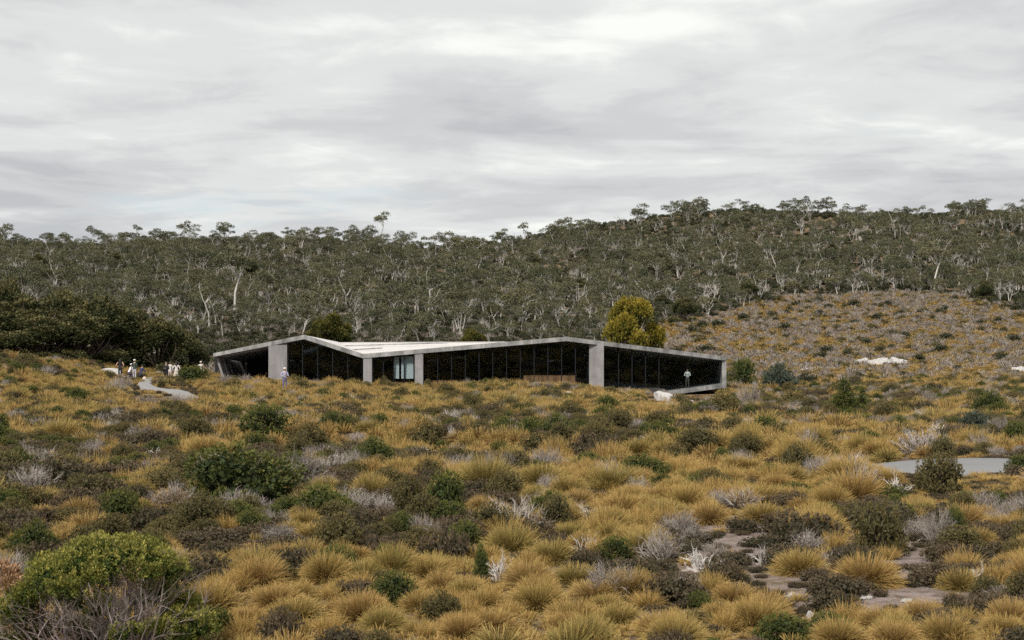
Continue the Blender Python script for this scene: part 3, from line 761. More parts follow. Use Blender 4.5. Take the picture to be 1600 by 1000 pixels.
# kind, px, base py, width px, height px, own label (or None), landmark phrase (or None)
HERO = [
 ('green', 372, 786, 205, 98, 'largest dark green dome shrub on the open moor', 'the big dark green dome shrub'),
 ('green', 413, 686, 92, 58, 'bright green shrub in front of the broad concrete pier', 'the bright green shrub'),
 ('green', 230, 868, 78, 36, None, None), ('green', 378, 828, 36, 26, None, None), ('heath', 80, 760, 150, 52, None, None), ('heath', 190, 752, 110, 36, None, None),
 ('heath', 20, 835, 110, 44, None, None), ('heath', 435, 1004, 70, 60, None, None), ('heath', 330, 850, 130, 28, None, None), ('heath', 450, 862, 120, 30, None, None),
 ('grey', 364, 792, 72, 30, None, None), ('grey', 428, 828, 56, 40, 'pale grey twiggy shrub at the foot of the big green dome shrub', None),
 ('grey', 508, 742, 92, 40, 'broad pale grey twig thicket beyond the big green dome shrub', 'the broad pale twig thicket'),
 ('grey', 268, 890, 62, 44, 'grey twiggy shrub just behind the large yellow-green bush', None), ('grey', 54, 672, 44, 26, None, None),
 ('olive', 195, 690, 50, 34, None, None), ('green', 2, 688, 30, 44, None, None), ('olive', 310, 690, 60, 34, None, None),
 ('dead', 706, 686, 24, 34, 'white stump-like dead shrub next to a dark olive shrub', None), ('olive', 670, 704, 66, 50, 'dark olive shrub beside the white stump', 'the dark olive shrub'),
 ('olive', 640, 806, 66, 66, 'twin-domed dark shrub, its lower grey-green half', None), ('green', 696, 808, 78, 78, 'tall dark twiggy green shrub amid the mid moor', 'the tall dark twiggy shrub'),
 ('heath', 559, 828, 76, 40, None, None), ('olive', 850, 712, 90, 40, None, None), ('heath', 930, 714, 90, 42, 'wide brown heath mound beyond the golden grass', 'the wide brown heath mound'),
 ('green', 1005, 750, 84, 42, 'flat-topped dark green shrub on golden grass', 'the flat-topped green shrub'),
 ('olive', 868, 832, 60, 64, 'tall olive shrub beside spiky white dead brush', 'the tall olive shrub'), ('dead', 918, 812, 74, 42, 'spiky white dead brush beside a tall olive shrub', None),
 ('heath', 692, 884, 84, 66, 'rounded brown heath dome in the middle of the moor', 'the rounded brown heath dome'), ('green', 606, 890, 54, 44, None, None),
 ('green', 752, 902, 28, 56, None, None), ('dead', 780, 912, 60, 76, 'twisted bleached driftwood-like shrub above the tussocks', 'the twisted bleached shrub'),
 ('grey', 548, 740, 56, 40, None, None), ('grey', 764, 738, 34, 34, None, None), ('grey', 782, 764, 40, 28, None, None), ('grey', 803, 732, 44, 30, None, None), ('grey', 858, 768, 48, 34, None, None),
 ('grey', 787, 804, 50, 24, None, None), ('grey', 602, 802, 46, 36, None, None), ('dead', 640, 820, 36, 22, None, None), ('dead', 720, 830, 30, 26, None, None),
 ('olive', 1376, 868, 96, 92, 'tall dark olive dome shrub behind the two big tussocks', 'the tall olive dome shrub'),
 ('grey', 1462, 850, 70, 66, 'rounded grey twiggy shrub by the tall olive dome', 'the rounded grey shrub'), ('green', 1490, 846, 40, 60, None, None),
 ('grey', 1348, 765, 80, 46, None, None), ('dead', 1395, 770, 70, 44, None, None), ('olive', 1468, 770, 84, 66, 'straggly olive shrub in front of the asphalt road', 'the straggly shrub by the road'),
 ('grey', 1440, 708, 90, 46, 'purple-grey twiggy dome on the far side of the road', 'the purple-grey dome shrub'), ('green', 1476, 706, 24, 28, None, None),
 ('green', 1197, 678, 52, 30, 'compact dark green cushion shrub near the building end', 'the compact green cushion shrub'),
 ('olive', 1245, 742, 58, 52, None, None), ('grey', 1270, 744, 46, 40, None, None), ('green', 1240, 778, 82, 26, None, None), ('green', 1312, 720, 32, 18, None, None),
 ('green', 1395, 790, 70, 34, None, None), ('olive', 1092, 702, 68, 38, None, None), ('green', 1558, 800, 40, 36, None, None), ('grey', 1572, 812, 48, 36, None, None),
 ('green', 1590, 742, 44, 34, 'dark green shrub at the road edge', None), ('green', 1588, 700, 50, 46, None, None), ('blue', 1525, 676, 60, 36, None, None), ('olive', 1552, 672, 50, 28, None, None),
 ('dead', 1097, 893, 88, 56, 'spiky grey-white dead shrub beside bare gravel', 'the spiky dead shrub'), ('dead', 1250, 836, 56, 48, 'bleached antler-like branches on the bare gravel', 'the bleached antler-like branches'),
 ('dead', 1192, 882, 46, 52, None, None), ('dead', 1520, 916, 56, 54, 'pale dead shrub between two tussocks', None), ('heath', 1490, 950, 34, 28, None, None),
 ('green', 1225, 1000, 95, 44, 'bright green low shrub among golden grass', 'the bright green low shrub'), ('heath', 1050, 940, 110, 50, None, None), ('heath', 1130, 905, 80, 34, None, None),
 ('conifer', 1320, 650, 50, 62, 'dark conical conifer beside the low paling fence', 'the dark conical conifer'), ('conifer', 1347, 646, 24, 44, 'slim leaning conifer behind the dark conical one', None),
 ('blue', 1219, 610, 56, 44, 'blue-green rounded shrub beyond the building end', 'the blue-green rounded shrub'), ('green', 1160, 606, 52, 50, 'tall dark green shrub against the building end wall', 'the shrub against the end wall'),
 ('grey', 1170, 640, 46, 52, 'grey leafless branching shrub below the building end', 'the grey leafless shrub'), ('green', 1546, 648, 56, 40, None, None), ('olive', 1400, 628, 30, 16, None, None),
 ('olive', 1240, 640, 60, 30, None, None), ('olive', 1130, 650, 60, 40, None, None), ('green', 1330, 660, 60, 22, None, None), ('olive', 1060, 634, 30, 20, None, None),
 ('olive', 380, 598, 52, 28, 'grey-green shrub in front of the porch', None), ('green', 300, 599, 66, 30, 'rounded green shrub between the walkers and the porch', 'the rounded green shrub by the walkers'),
 ('grey', 195, 612, 34, 30, 'grey twiggy shrub beside the gravel path', 'the grey shrub by the path'), ('olive', 252, 608, 14, 18, None, None), ('olive', 600, 612, 18, 26, None, None), ('olive', 668, 614, 16, 24, None, None),
 ('olive', 470, 612, 40, 20, None, None), ('green', 735, 616, 26, 18, None, None), ('olive', 915, 616, 40, 16, None, None), ('olive', 550, 606, 30, 16, None, None), ('olive', 40, 572, 46, 22, None, None),
]
TUS = [(67, 792, 74), (119, 792, 46), (212, 777, 74), (239, 757, 66), (216, 727, 46), (187, 730, 40), (268, 716, 32), (104, 842, 60), (185, 832, 62), (25, 852, 44), (215, 797, 46), (477, 822, 56), (525, 844, 42), (560, 872, 44),
 (1009, 868, 92), (915, 860, 66), (840, 952, 98), (728, 932, 66), (660, 954, 78), (627, 927, 72), (894, 974, 92), (969, 977, 88), (1034, 992, 88), (710, 987, 66), (768, 987, 92), (720, 894, 56),
 (1251, 897, 90), (1355, 914, 108), (1276, 838, 104), (1146, 942, 80), (1125, 967, 68), (1182, 982, 110), (1377, 982, 82), (1441, 967, 74), (1400, 992, 78), (1478, 1002, 98), (1567, 992, 80), (1499, 920, 70), (1553, 914, 74),
 (1580, 892, 62), (1530, 850, 60), (1560, 830, 56), (1075, 807, 48), (1076, 997, 66), (530, 960, 60), (600, 985, 80), (470, 935, 60), (1310, 1005, 90), (860, 612, 34), (1150, 905, 40), (1290, 760, 40), (1340, 730, 34)]
def wpx(px, py, wp):
    x, y, z = hit(px, py); return x, y, wp / FPX * y
for kd, px, py, wp, hp, lab, lm in HERO:
    x, y, ww = wpx(px, py, wp)
    if py < 618 and 440 < px < 1000: y = min(y, 118.5)
    hh = hp / FPX * y
    nat = {'green': 0.62, 'olive': 0.62, 'heath': 0.40, 'grey': 0.62, 'dead': 0.66, 'blue': 0.62, 'conifer': 1.25}[kd]
    o = plant(NAMES[kd], SH[kd], x, y, ww, hh / nat * 1.05, label=lab, cat='conifer' if kd == 'conifer' else 'shrub', group=GROUPS[kd])
    heroes.append((x, y, ww * 0.42)); pending.append((o, kd, lab is not None, px, py))
    if lm: LAND.append((px, py, lm))
for px, py, wp in TUS:
    x, y, ww = wpx(px, py, wp)
    o = tus(x, y, ww * 1.05, ww * rng.uniform(0.95, 1.12), group=GROUPS['tussock'])
    heroes.append((x, y, ww * 0.40)); pending.append((o, 'tussock', False, px, py))

# the big bush in the near corner: stems bare below, leaves above
def big_bush():
    x, y, z = hit(165, 1035)
    s = y / FPX; W, H = 320 * s, 205 * s
    root = link('yellow_green_bush', None, None, (x, y, z - 0.05), 0.0, (1, 1, 1))
    tag(root, 'large yellow-green bush with bare grey stems in the near corner', 'bush')
    lb = []
    for i in range(84):
        a = rng.uniform(0, 6.28); q = math.sqrt(rng.uniform(0, 1))
        r_ = rng.uniform(0.075, 0.14) * H * 1.25
        xx, yy = q * math.cos(a) * W * 0.46, q * math.sin(a) * W * 0.36
        top = H * (1.0 - 0.55 * (abs(xx) / (W * 0.5)) ** 2.2 - 0.25 * (yy / (W * 0.4)) ** 2)
        if xx < -W * 0.33: top *= 0.9
        zz_ = top - r_ * 0.8
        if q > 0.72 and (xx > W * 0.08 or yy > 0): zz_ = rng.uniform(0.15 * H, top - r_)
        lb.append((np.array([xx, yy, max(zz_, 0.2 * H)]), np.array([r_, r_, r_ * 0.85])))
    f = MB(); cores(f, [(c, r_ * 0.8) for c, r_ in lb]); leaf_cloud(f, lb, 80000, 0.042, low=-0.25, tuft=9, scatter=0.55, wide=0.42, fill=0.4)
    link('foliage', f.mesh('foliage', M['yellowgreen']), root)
    lb2 = [(np.array([-W * 0.47, -0.2, H * 0.72]), np.array([.17, .17, .14])), (np.array([-W * 0.42, -0.35, H * 0.66]), np.array([.13, .13, .11]))]
    f = MB(); leaf_cloud(f, lb2, 1500, 0.05, tuft=8, wide=0.4, fill=0.5)
    o = link('dying_leaves', f.mesh('dying_leaves', M['rust']), root); o['label'] = 'cluster of rusty orange dying leaves'
    s_ = MB(); branchlets(s_, 72, W * 0.44, H * 0.86, 0.016, seg=6, fork=3, S=4, wob=0.13, depth=2, start=0.55)
    link('stems', s_.mesh('stems', M['stem']), root)
    heroes.append((x, y, W * 0.45)); LAND.append((165, 960, 'the large yellow-green bush'))
big_bush()

# ------------------------------------------------------------------ rocks
ico = bmesh.new(); bmesh.ops.create_icosphere(ico, subdivisions=4, radius=1.0)
ICO_V = np.array([v.co[:] for v in ico.verts]); ICO_F = [[v.index for v in f.verts] for f in ico.faces]; ico.free()
def rock_mesh(name, mat):
    n = unit(rng.normal(size=(16, 3))); h = rng.uniform(0.55, 1.0, 16)
    d = ICO_V @ n.T; r_ = np.where(d > 0.05, h[None] / np.maximum(d, 0.05), 9).min(1); r_ = np.minimum(r_, 1.15)
    V = ICO_V * r_[:, None]; V = V * (1 + 0.10 * fbm(V[:, 0] * 3 + V[:, 2], V[:, 1] * 3, int(rng.integers(99))) + 0.02 * rng.normal(size=len(V)))[:, None]
    me = bpy.data.meshes.new(name); me.from_pydata(V.tolist(), [], ICO_F); me.materials.append(mat); return me
ROCKS = [rock_mesh('rock', M['quartz']) for _ in range(5)]
def rock(px, py, wp, hp, label, dep=1.0):
    x, y, z = hit(px, py); s = y / FPX
    if y > 140: hp *= 1.25
    o = link('rock', ROCKS[rng.integers(5)], None, (x, y + wp * s * 0.2, z + hp * s * 0.12), rng.uniform(0, 6.28), (wp * s * 0.52, wp * s * 0.52 * dep, hp * s * 0.72))
    tag(o, label, 'rock', 'pale quartzite rocks'); heroes.append((x, y, wp * s * 0.4)); return o
for a in [(1042, 629, 42, 24, 'large white quartzite boulder below the building end'), (1064, 632, 38, 17, 'second white boulder leaning on the large one'), (1104, 632, 26, 10, 'low pale rock under the building corner'), (1086, 635, 30, 13, 'flat pale rock beside the large white boulder'), (1070, 644, 26, 10, 'small pale rock under the large white boulder'),
          (170, 586, 50, 14, 'long flat white boulder beside the walkers'), (148, 586, 24, 9, 'small white rock next to the long flat boulder'), (700, 617, 38, 10, 'long white rock at the foot of the glass front'),
          (725, 618, 20, 8, 'small white rock near the long rock by the glass'), (682, 617, 16, 8, 'white rock by the narrow pier'), (640, 616, 18, 9, 'white rock under the pale daylight panels'), (827, 616, 12, 9, 'tiny white rock before the tall counter'),
          (888, 618, 26, 8, 'low white rock near the broad pier'), (950, 620, 22, 9, 'pale rock beyond the broad pier'), (1350, 569, 28, 10, 'outer pale stone of the hillside outcrop'), (1374, 570, 36, 11, 'broad pale outcrop slab on the grassy hillside'), (1403, 570, 34, 12, 'smaller pale outcrop next to the broad slab'),
          (1346, 588, 26, 6, 'low pale slab below the hillside outcrop'), (1597, 582, 26, 10, 'pale hillside rock at the frame edge'), (1262, 580, 22, 5, 'thin pale rock strip behind the blue-green shrub'), (1240, 936, 24, 12, 'white quartz stone on bare gravel between tussocks'),
          (1267, 966, 12, 14, 'small upright white stone on the gravel'), (1440, 692, 30, 9, 'pale stone across the road'), (1495, 700, 30, 8, 'flat pink-grey stone at the far road edge'), (1237, 666, 12, 12, 'pale upright stone near the green cushion shrub'),
          (226, 598, 16, 8, 'grey rock at the path by the walkers'), (440, 640, 12, 10, 'pale rock beside the person in the hat'), (1296, 885, 14, 6, 'small pale stone beside the big tussock'),
          (30, 588, 16, 8, 'grey stone on the grassy rise'), (1285, 895, 12, 5, 'flat white pebble by the two tussocks'), (1350, 935, 30, 6, 'low grey gravelly stone before the big tussock'), (1420, 940, 24, 5, 'flat grey stone between tussocks')]:
    rock(*a)

# ------------------------------------------------------------------ filling the moor
hx = np.array([h[0] for h in heroes]); hy = np.array([h[1] for h in heroes]); hr = np.array([h[2] for h in heroes])
def clear_of_heroes(x, y, r_):
    ok = np.ones(len(x), bool)
    for a, b, c in zip(hx, hy, hr): ok &= np.hypot(x - a, y - b) > c + r_ * 0.35
    return ok
def jgrid(y0, y1, step, k=0.40, pad=4):
    yy = np.arange(y0, y1, step); pts = []
    for y in yy:
        w_ = k * y + pad; n = int(2 * w_ / step); pts.append(np.stack([np.linspace(-w_, w_, n), np.full(n, y)], 1))
    p = np.concatenate(pts); return p + rng.uniform(-0.55, 0.55, p.shape) * step
HEATH = [(90, 735, 150, 38, 1.2), (330, 840, 230, 26, 1.2), (60, 822, 120, 30, 1.1), (540, 800, 110, 40, .8), (960, 690, 260, 34, .9), (1020, 915, 140, 34, 1.0), (470, 690, 160, 44, .5), (700, 860, 130, 40, .8), (1290, 640, 140, 24, .7), (640, 660, 200, 34, .5), (300, 680, 130, 34, .6)]
GOLD = [(560, 930, 300, 80, 1.2), (1130, 770, 220, 40, 1.2), (1300, 700, 260, 44, .8), (120, 620, 220, 40, .9), (520, 630, 220, 26, .8), (830, 780, 160, 36, .6), (400, 950, 140, 60, .7), (900, 990, 700, 26, 1.0), (880, 640, 200, 22, .4)]
fill = {k: [] for k in ('tussock', 'grass', 'heath', 'olive', 'green', 'grey', 'dead')}
p = jgrid(17.6, 135, 0.66)
x, y = p[:, 0], p[:, 1]; z = ground(x, y); px, py = project(x, y, z)
ok = (line_dist(x, y, road_c) > ROAD_W + 0.05) & ((line_dist(x, y, path_c) > PATH_W - 0.1) | (px > 318))
ok &= ~((x > -25.5) & (x < 19) & (y > 119.6) & (y < 142))
bare, hea, gol = ell(px, py, BARE), ell(px, py, HEATH), ell(px, py, GOLD)
nz = fbm(x / 5.5, y / 5.5, 21); nz2 = fbm(x / 3.0, y / 3.0, 33)
sH = hea + 0.55 * nz + 0.28 - 0.06 * np.clip((y - 45) / 50, 0, 1); sG = gol + 0.40 * nz2 + 0.30; sB = bare + 0.3 * nz2
u = rng.uniform(size=len(x))
kind = np.full(len(x), 'grass', dtype=object)
isB = (sB > 0.55); isH = ~isB & (sH > sG)
kind[isB] = np.where(u[isB] < 0.60, 'none', np.where(u[isB] < 0.82, 'heath', np.where(u[isB] < 0.90, 'grass', np.where(u[isB] < 0.96, 'tussock', 'grey'))))
kind[isH] = np.where(u[isH] < 0.40, 'heath', np.where(u[isH] < 0.50, 'grey', np.where(u[isH] < 0.70, 'olive', np.where(u[isH] < 0.81, 'green', np.where(u[isH] < 0.91, 'tussock', np.where(u[isH] < 0.925, 'dead', 'grass'))))))
o_ = ~isB & ~isH
kind[o_] = np.where(u[o_] < 0.34, 'grass', np.where(u[o_] < 0.76, 'tussock', np.where(u[o_] < 0.86, 'heath', np.where(u[o_] < 0.895, 'grey', np.where(u[o_] < 0.95, 'olive', np.where(u[o_] < 0.988, 'green', 'dead'))))))
# low growth only where the road and the path are seen across
lowz = ((px > 1392) & (px < 1590) & (py > 716) & (py < 792)) | ((px > 205) & (px < 318) & (py > 602) & (py < 634)) | ((px > 1005) & (px < 1125) & (py > 612) & (py < 640))
near = np.clip((y - 14) / 60, 0, 1)
SZ = {'tussock': (0.7, 1.25), 'grass': (0.45, 0.8), 'heath': (0.65, 1.2), 'olive': (0.55, 1.15), 'green': (0.5, 1.05), 'grey': (0.6, 1.2), 'dead': (0.5, 1.0)}
verge = (line_dist(x, y, road_c) < ROAD_W + 3.2) & (px < 1390) & (py > np.interp(px, [1000, 1390], [680, 722]))
kind[verge & (u < 0.75)] = 'tussock'
for kd in fill:
    i = np.where(ok & (kind == kd))[0]
    s = rng.uniform(*SZ[kd], len(i)) * np.where((rng.uniform(size=len(i)) < 0.12) & (y[i] > 27), 1.45, 1.0) * np.interp(y[i], [18, 30], [0.74, 1.0])
    c = clear_of_heroes(x[i], y[i], s * 0.5)
    tall = lowz[i] & (kd in ('olive', 'green', 'grey', 'dead', 'tussock'))
    hz = np.where(lowz[i], np.where(px[i] < 600, 0.55, 0.35), rng.uniform(0.7, 1.3, len(i))) * np.where(verge[i], 1.15, 1.0)
    i, s, hz = i[c & ~tall], s[c & ~tall], hz[c & ~tall]
    for a, b, d in zip(i, s, hz): fill[kd].append((x[a], y[a], z[a], b, b * d, px[a], py[a]))

for q in range(74):
    qx = rng.uniform(440, 1040); qy_ = rng.uniform(116.6, 119.2); x0 = fx(qx, qy_); z0 = float(ground(x0, qy_)); b = rng.uniform(0.5, 1.15)
    kd = ('heath', 'olive', 'grey', 'green', 'tussock', 'grey', 'dead')[rng.integers(7)]
    a0, b0 = project(x0, qy_, z0); fill[kd].append((x0, qy_, z0, b, b * rng.uniform(.8, 1.3), float(a0), float(b0)))

def gn_scatter(name, meshes, pts, label, cat):
    """one object of uncountable plants: points that carry shared meshes"""
    pts = np.asarray(pts, float)
    if not len(pts): return
    me = bpy.data.meshes.new(name); me.vertices.add(len(pts)); me.vertices.foreach_set('co', pts[:, :3].astype(np.float32).ravel())
    def attr(n, t_, v):
        a = me.attributes.new(n, t_, 'POINT'); a.data.foreach_set('vector' if t_ == 'FLOAT_VECTOR' else 'value', np.asarray(v).ravel())
    rot = np.zeros((len(pts), 3), np.float32); rot[:, 2] = rng.uniform(0, 6.28, len(pts))
    attr('turn', 'FLOAT_VECTOR', rot)
    attr('size', 'FLOAT_VECTOR', np.stack([pts[:, 3], pts[:, 3], pts[:, 4]], 1).astype(np.float32))
    attr('pick', 'INT', rng.integers(0, len(meshes), len(pts)).astype(np.int32))
    col = bpy.data.collections.new(name + '_shapes')
    for i, m_ in enumerate(meshes): col.objects.link(bpy.data.objects.new('shape', m_))
    ng = bpy.data.node_groups.new(name, 'GeometryNodeTree')
    ng.interface.new_socket('Geometry', in_out='INPUT', socket_type='NodeSocketGeometry'); ng.interface.new_socket('Geometry', in_out='OUTPUT', socket_type='NodeSocketGeometry')
    N, L = ng.nodes, ng.links
    gi, go = N.new('NodeGroupInput'), N.new('NodeGroupOutput')
    ci = N.new('GeometryNodeCollectionInfo'); ci.inputs['Collection'].default_value = col; ci.inputs['Separate Children'].default_value = True; ci.inputs['Reset Children'].default_value = True
    ip = N.new('GeometryNodeInstanceOnPoints'); ip.inputs['Pick Instance'].default_value = True
    def na(n, t_):
        a = N.new('GeometryNodeInputNamedAttribute'); a.data_type = t_; a.inputs['Name'].default_value = n; return a.outputs[0]
    L.new(gi.outputs[0], ip.inputs['Points']); L.new(ci.outputs[0], ip.inputs['Instance'])
    L.new(na('pick', 'INT'), ip.inputs['Instance Index']); L.new(na('turn', 'FLOAT_VECTOR'), ip.inputs['Rotation']); L.new(na('size', 'FLOAT_VECTOR'), ip.inputs['Scale'])
    L.new(ip.outputs[0], go.inputs[0])
    o = link(name, me); md = o.modifiers.new('scatter', 'NODES'); md.node_group = ng
    return tag(o, label, cat, kind='stuff')

def split_largest(lst, n):
    a = np.array(lst); s = a[:, 3] / a[:, 1]
    vis = (a[:, 5] > -20) & (a[:, 5] < 1620) & (a[:, 6] < 1015) & (a[:, 6] > 540)
    order = np.argsort(-np.where(vis, s, -1)); order = order[:n]
    msk = np.zeros(len(a), bool); msk[order] = True; msk &= vis
    return a[msk], a[~msk]
HERO_N = {}
for _, kd, *_r in pending: HERO_N[kd] = HERO_N.get(kd, 0) + 1
def scatter_kind(kd):
    big, rest = split_largest(fill[kd], 296 - HERO_N.get(kd, 0))
    for r_ in big:
        if kd == 'tussock':
            o = tus(r_[0], r_[1], r_[3], r_[4], group=GROUPS[kd], lo=r_[1] > 55)
        else:
            o = plant(NAMES[kd], SH[kd], r_[0], r_[1], r_[3], r_[4], group=GROUPS[kd], z=r_[2])
        pending.append((o, kd, False, r_[5], r_[6]))
    return rest
rest = {kd: scatter_kind(kd) for kd in ('tussock', 'heath', 'olive', 'green', 'grey', 'dead')}
gn_scatter('tussock_field', KT_LO, rest['tussock'], 'golden-brown tussocks beyond counting, spread over the far moor', 'tussocks')
g_ = np.array(fill['grass']); nr = g_[:, 1] < 48
gn_scatter('golden_grass', KG, g_[nr], 'loose golden straw grass covering the near moor', 'grass')
gn_scatter('distant_grass', KG_LO, g_[~nr], 'loose golden straw grass covering the moor towards the building', 'grass')
for kd, nm, lb_ in (('heath', 'heath_cover', 'low brown heath covering the moor beyond counting'), ('olive', 'olive_scrub', 'small olive scrub mixed into the far moor'), ('green', 'green_scrub', 'small dark green scrub mixed into the far moor'), ('grey', 'grey_scrub', 'grey leafless twigs mixed into the far moor')):
    gn_scatter(nm, SH[kd].joined, rest[kd], lb_, 'scrub')
# fine growth on everything: tiny grass and heather so that bare soil shows only in patches
p = jgrid(13, 62, 0.36); xx, yy = p[:, 0], p[:, 1]; zg = ground(xx, yy); qx, qy = project(xx, yy, zg)
bb = ell(qx, qy, BARE); keep = (rng.uniform(size=len(xx)) > np.clip(bb * 0.9, 0, 0.76)) & (line_dist(xx, yy, road_c) > ROAD_W + .1)
tw = rng.uniform(size=len(xx)) < np.clip(0.5 + 0.5 * ell(qx, qy, HEATH) + 0.6 * bb - 0.4 * ell(qx, qy, GOLD), 0.1, 0.9)
sm = rng.uniform(0.24, 0.46, len(xx))
arr = np.stack([xx, yy, zg, sm, sm * rng.uniform(0.5, 1.0, len(xx))], 1)
gn_scatter('ground_heather', SH['heath'].joined, arr[keep & tw], 'tiny brown heather carpeting the peat', 'heather')
gn_scatter('ground_grass', KG_LO, arr[keep & ~tw], 'short straw grass carpeting the peat', 'grass')

# ------------------------------------------------------------------ grassy hillside
FOR_PX = np.array([-3000, 940, 1040, 1120, 1200, 1300, 1400, 1470, 1520, 1560, 1640, 2600])
FOR_PY = np.array([620, 600, 505, 490, 472, 462, 452, 458, 470, 484, 500, 520])
def in_forest(px, py, x, y): return (py < np.interp(px, FOR_PX, FOR_PY) + 8 * fbm(x / 9, y / 9, 41) + 9 * vnoise(x / 30, y / 30, 43)) & (y > 136)
p = jgrid(134, 330, 1.05, 0.40, 4); x, y = p[:, 0], p[:, 1]; z = ground(x, y); px, py = project(x, y, z)
keep = ~in_forest(px, py, x, y) & (px > 960) & (px < 1720); x, y, z, px, py = (v[keep] for v in (x, y, z, px, py))
u = np.clip(rng.uniform(size=len(x)) + 0.13 * fbm(x / 10, y / 10, 51), 0, 0.985); s = rng.uniform(0.8, 1.5, len(x))
up = np.clip((y - 190) / 90, 0, 1) * 0.16
arr = np.stack([x, y, z, s, s * rng.uniform(0.7, 1.0, len(x))], 1)
u2 = rng.uniform(size=len(x)); isT = u < 0.68 - up; isG = ~isT & (u2 < 0.74); isO = ~isT & ~isG & (u2 < 0.94); isD = ~isT & ~isG & ~isO & (u2 > 0.97)
gn_scatter('hillside_tussocks', KT_FAR, arr[isT], 'small golden tussocks all over the far grassy slope', 'tussocks')
gr = Kind('far_grey')
for i in range(3):
    s_ = MB(); branchlets(s_, 26, 0.5, 0.5, 0.022, depth=1, fork=3, wob=0.2, seg=3); f = MB(); leaf_cloud(f, lobes(4, (0.2, .3), .6, .4, .25), 160, 0.09, scatter=0.8)
    gr.add(('stems', s_, M['greytwig']), ('foliage', f, M['heath']))
a = arr[isG].copy(); a[:, 3:] *= 1.25
gn_scatter('hillside_grey_scrub', gr.joined, a, 'grey leafless scrub all over the far grassy slope', 'scrub')
far_sh = shrub_kind('far_shrub', M['olive'], M['browntwig'], 3, 6, 420, 0.13, stems=6, core=0.6)
under = shrub_kind('under_shrub', M['under'], M['browntwig'], 4, 7, 700, 0.12, stems=6, core=0.6)
gn_scatter('hillside_olive_scrub', far_sh.joined, a[:0] if not isO.any() else np.concatenate([arr[isO][:, :3], arr[isO][:, 3:] * 0.95], 1), 'small olive scrub dotted over the far grassy slope', 'scrub')
a = np.concatenate([arr[isD][:, :3], arr[isD][:, 3:] * 1.5], 1)
gn_scatter('hillside_dark_scrub', under.joined, a, 'dark bushes dotted over the far grassy slope', 'scrub')

# ------------------------------------------------------------------ gum forest
def gum_variant(h, crown_w, stems, clumps, dead=False, leafy=1.0):
    tr, cr = MB(), MB(); ends = []
    for s_ in range(stems):
        a = rng.uniform(0, 6.28); lean = rng.uniform(0.1, 0.38) if stems > 1 else rng.uniform(0.02, 0.15)
        pts = [np.array([0.15 * math.cos(a), 0.15 * math.sin(a), -0.3])]; d = unit(np.array([math.cos(a) * lean, math.sin(a) * lean, 1.0])); L = h * rng.uniform(0.5, 0.62)
        for i in range(5): d = unit(d + rng.normal(0, 0.11, 3) + np.array([0, 0, .06])); pts.append(pts[-1] + d * L / 5)
        r0 = 0.125 * h / 6; tr.tube(pts, np.linspace(r0, r0 * 0.62, 6), 6, rng.uniform())
        for b in range(rng.integers(3, 5)):
            q = pts[rng.integers(3, 6)]; ba = rng.uniform(0, 6.28); bd = unit(np.array([math.cos(ba), math.sin(ba), rng.uniform(0.5, 1.3)])); bl = h * rng.uniform(0.26, 0.42); bp = [q]
            for i in range(4): bd = unit(bd + rng.normal(0, 0.20, 3) + np.array([0, 0, .06])); bp.append(bp[-1] + bd * bl / 4)
            tr.tube(bp, np.linspace(r0 * .52, r0 * .2, 5), 5, rng.uniform()); ends.append(bp[-1])
            for f in range(3 if dead else 2):
                sd = unit(bd + rng.normal(0, .55, 3)); sp = [bp[rng.integers(2, 5)]]
                for i in range(3): sd = unit(sd + rng.normal(0, .22, 3)); sp.append(sp[-1] + sd * h * .055 * (1.5 if dead else 1))
                tr.tube(sp, np.linspace(r0 * .24, r0 * .08, 4), 4, rng.uniform()); ends.append(sp[-1])
    if not dead:
        idx = rng.permutation(len(ends))[:clumps]; lb = []
        for i in idx:
            e = ends[i]; r_ = crown_w * rng.uniform(0.16, 0.27); lb.append((e + np.array([0, 0, r_ * .15]), np.array([r_, r_ * rng.uniform(.8, 1.1), r_ * rng.uniform(.34, .5)])))
        leaf_cloud(cr, lb, int(1500 * leafy), 0.33, low=-0.35, tuft=3, scatter=0.9, wide=0.55, fill=0.5)
    return tr, cr
GUM, DEADT = Kind('gum_tree'), Kind('dead_tree')
for hh, cw, st, cl in ((6.5, 5.5, 2, 8), (7.5, 6.5, 2, 10), (6.0, 6.0, 3, 11), (8.5, 5.5, 1, 7), (5.5, 5.5, 3, 11), (7.0, 6.0, 2, 9), (6.2, 5.2, 2, 8), (5.0, 5.5, 3, 10)):
    tr, cr = gum_variant(hh, cw, st, cl); GUM.add(('trunk', tr, M['gumbark']), ('crown', cr, M['gum']))
for hh in (5.5, 6.5, 5.0):
    tr, cr = gum_variant(hh, 5, 2, 0, True); DEADT.add(('trunk', tr, M['deadbark']))
p = jgrid(150, 545, 3.8, 0.41, 14); x, y = p[:, 0], p[:, 1]; z = ground(x, y); px, py = project(x, y, z)
den = fbm(x / 22, y / 22, 61)
keep = in_forest(px, py, x, y) & (rng.uniform(size=len(x)) < 0.72 + 0.42 * den) & ~((np.hypot((px - 1290) / 32, (py - 352) / 9) < 1)) & ~((y > 470) & (rng.uniform(size=len(x)) < 0.50 + 0.45 * vnoise(x / 16, y * 0, 77)))
keep &= (y > 196 + 14 * vnoise(x / 20, y * 0, 5)) & (y < 524)
x, y, z, px, py = (v[keep] for v in (x, y, z, px, py))
s = np.clip(rng.lognormal(-0.52, 0.27, len(x)), 0.34, 1.05) * np.where(rng.uniform(size=len(x)) < 0.07, 1.4, 1.0) * np.where(y > 480, 1.05, 1.0) * np.interp(y, [195, 260], [0.62, 1.0]); dead = rng.uniform(size=len(x)) < 0.25
vis = (px > 2) & (px < 1598) & ((py < 520) | (px > 1140))
skyl = vis & (y > 478) & (y < 532) & ~dead
print('trees', len(x), 'skyline', skyl.sum())
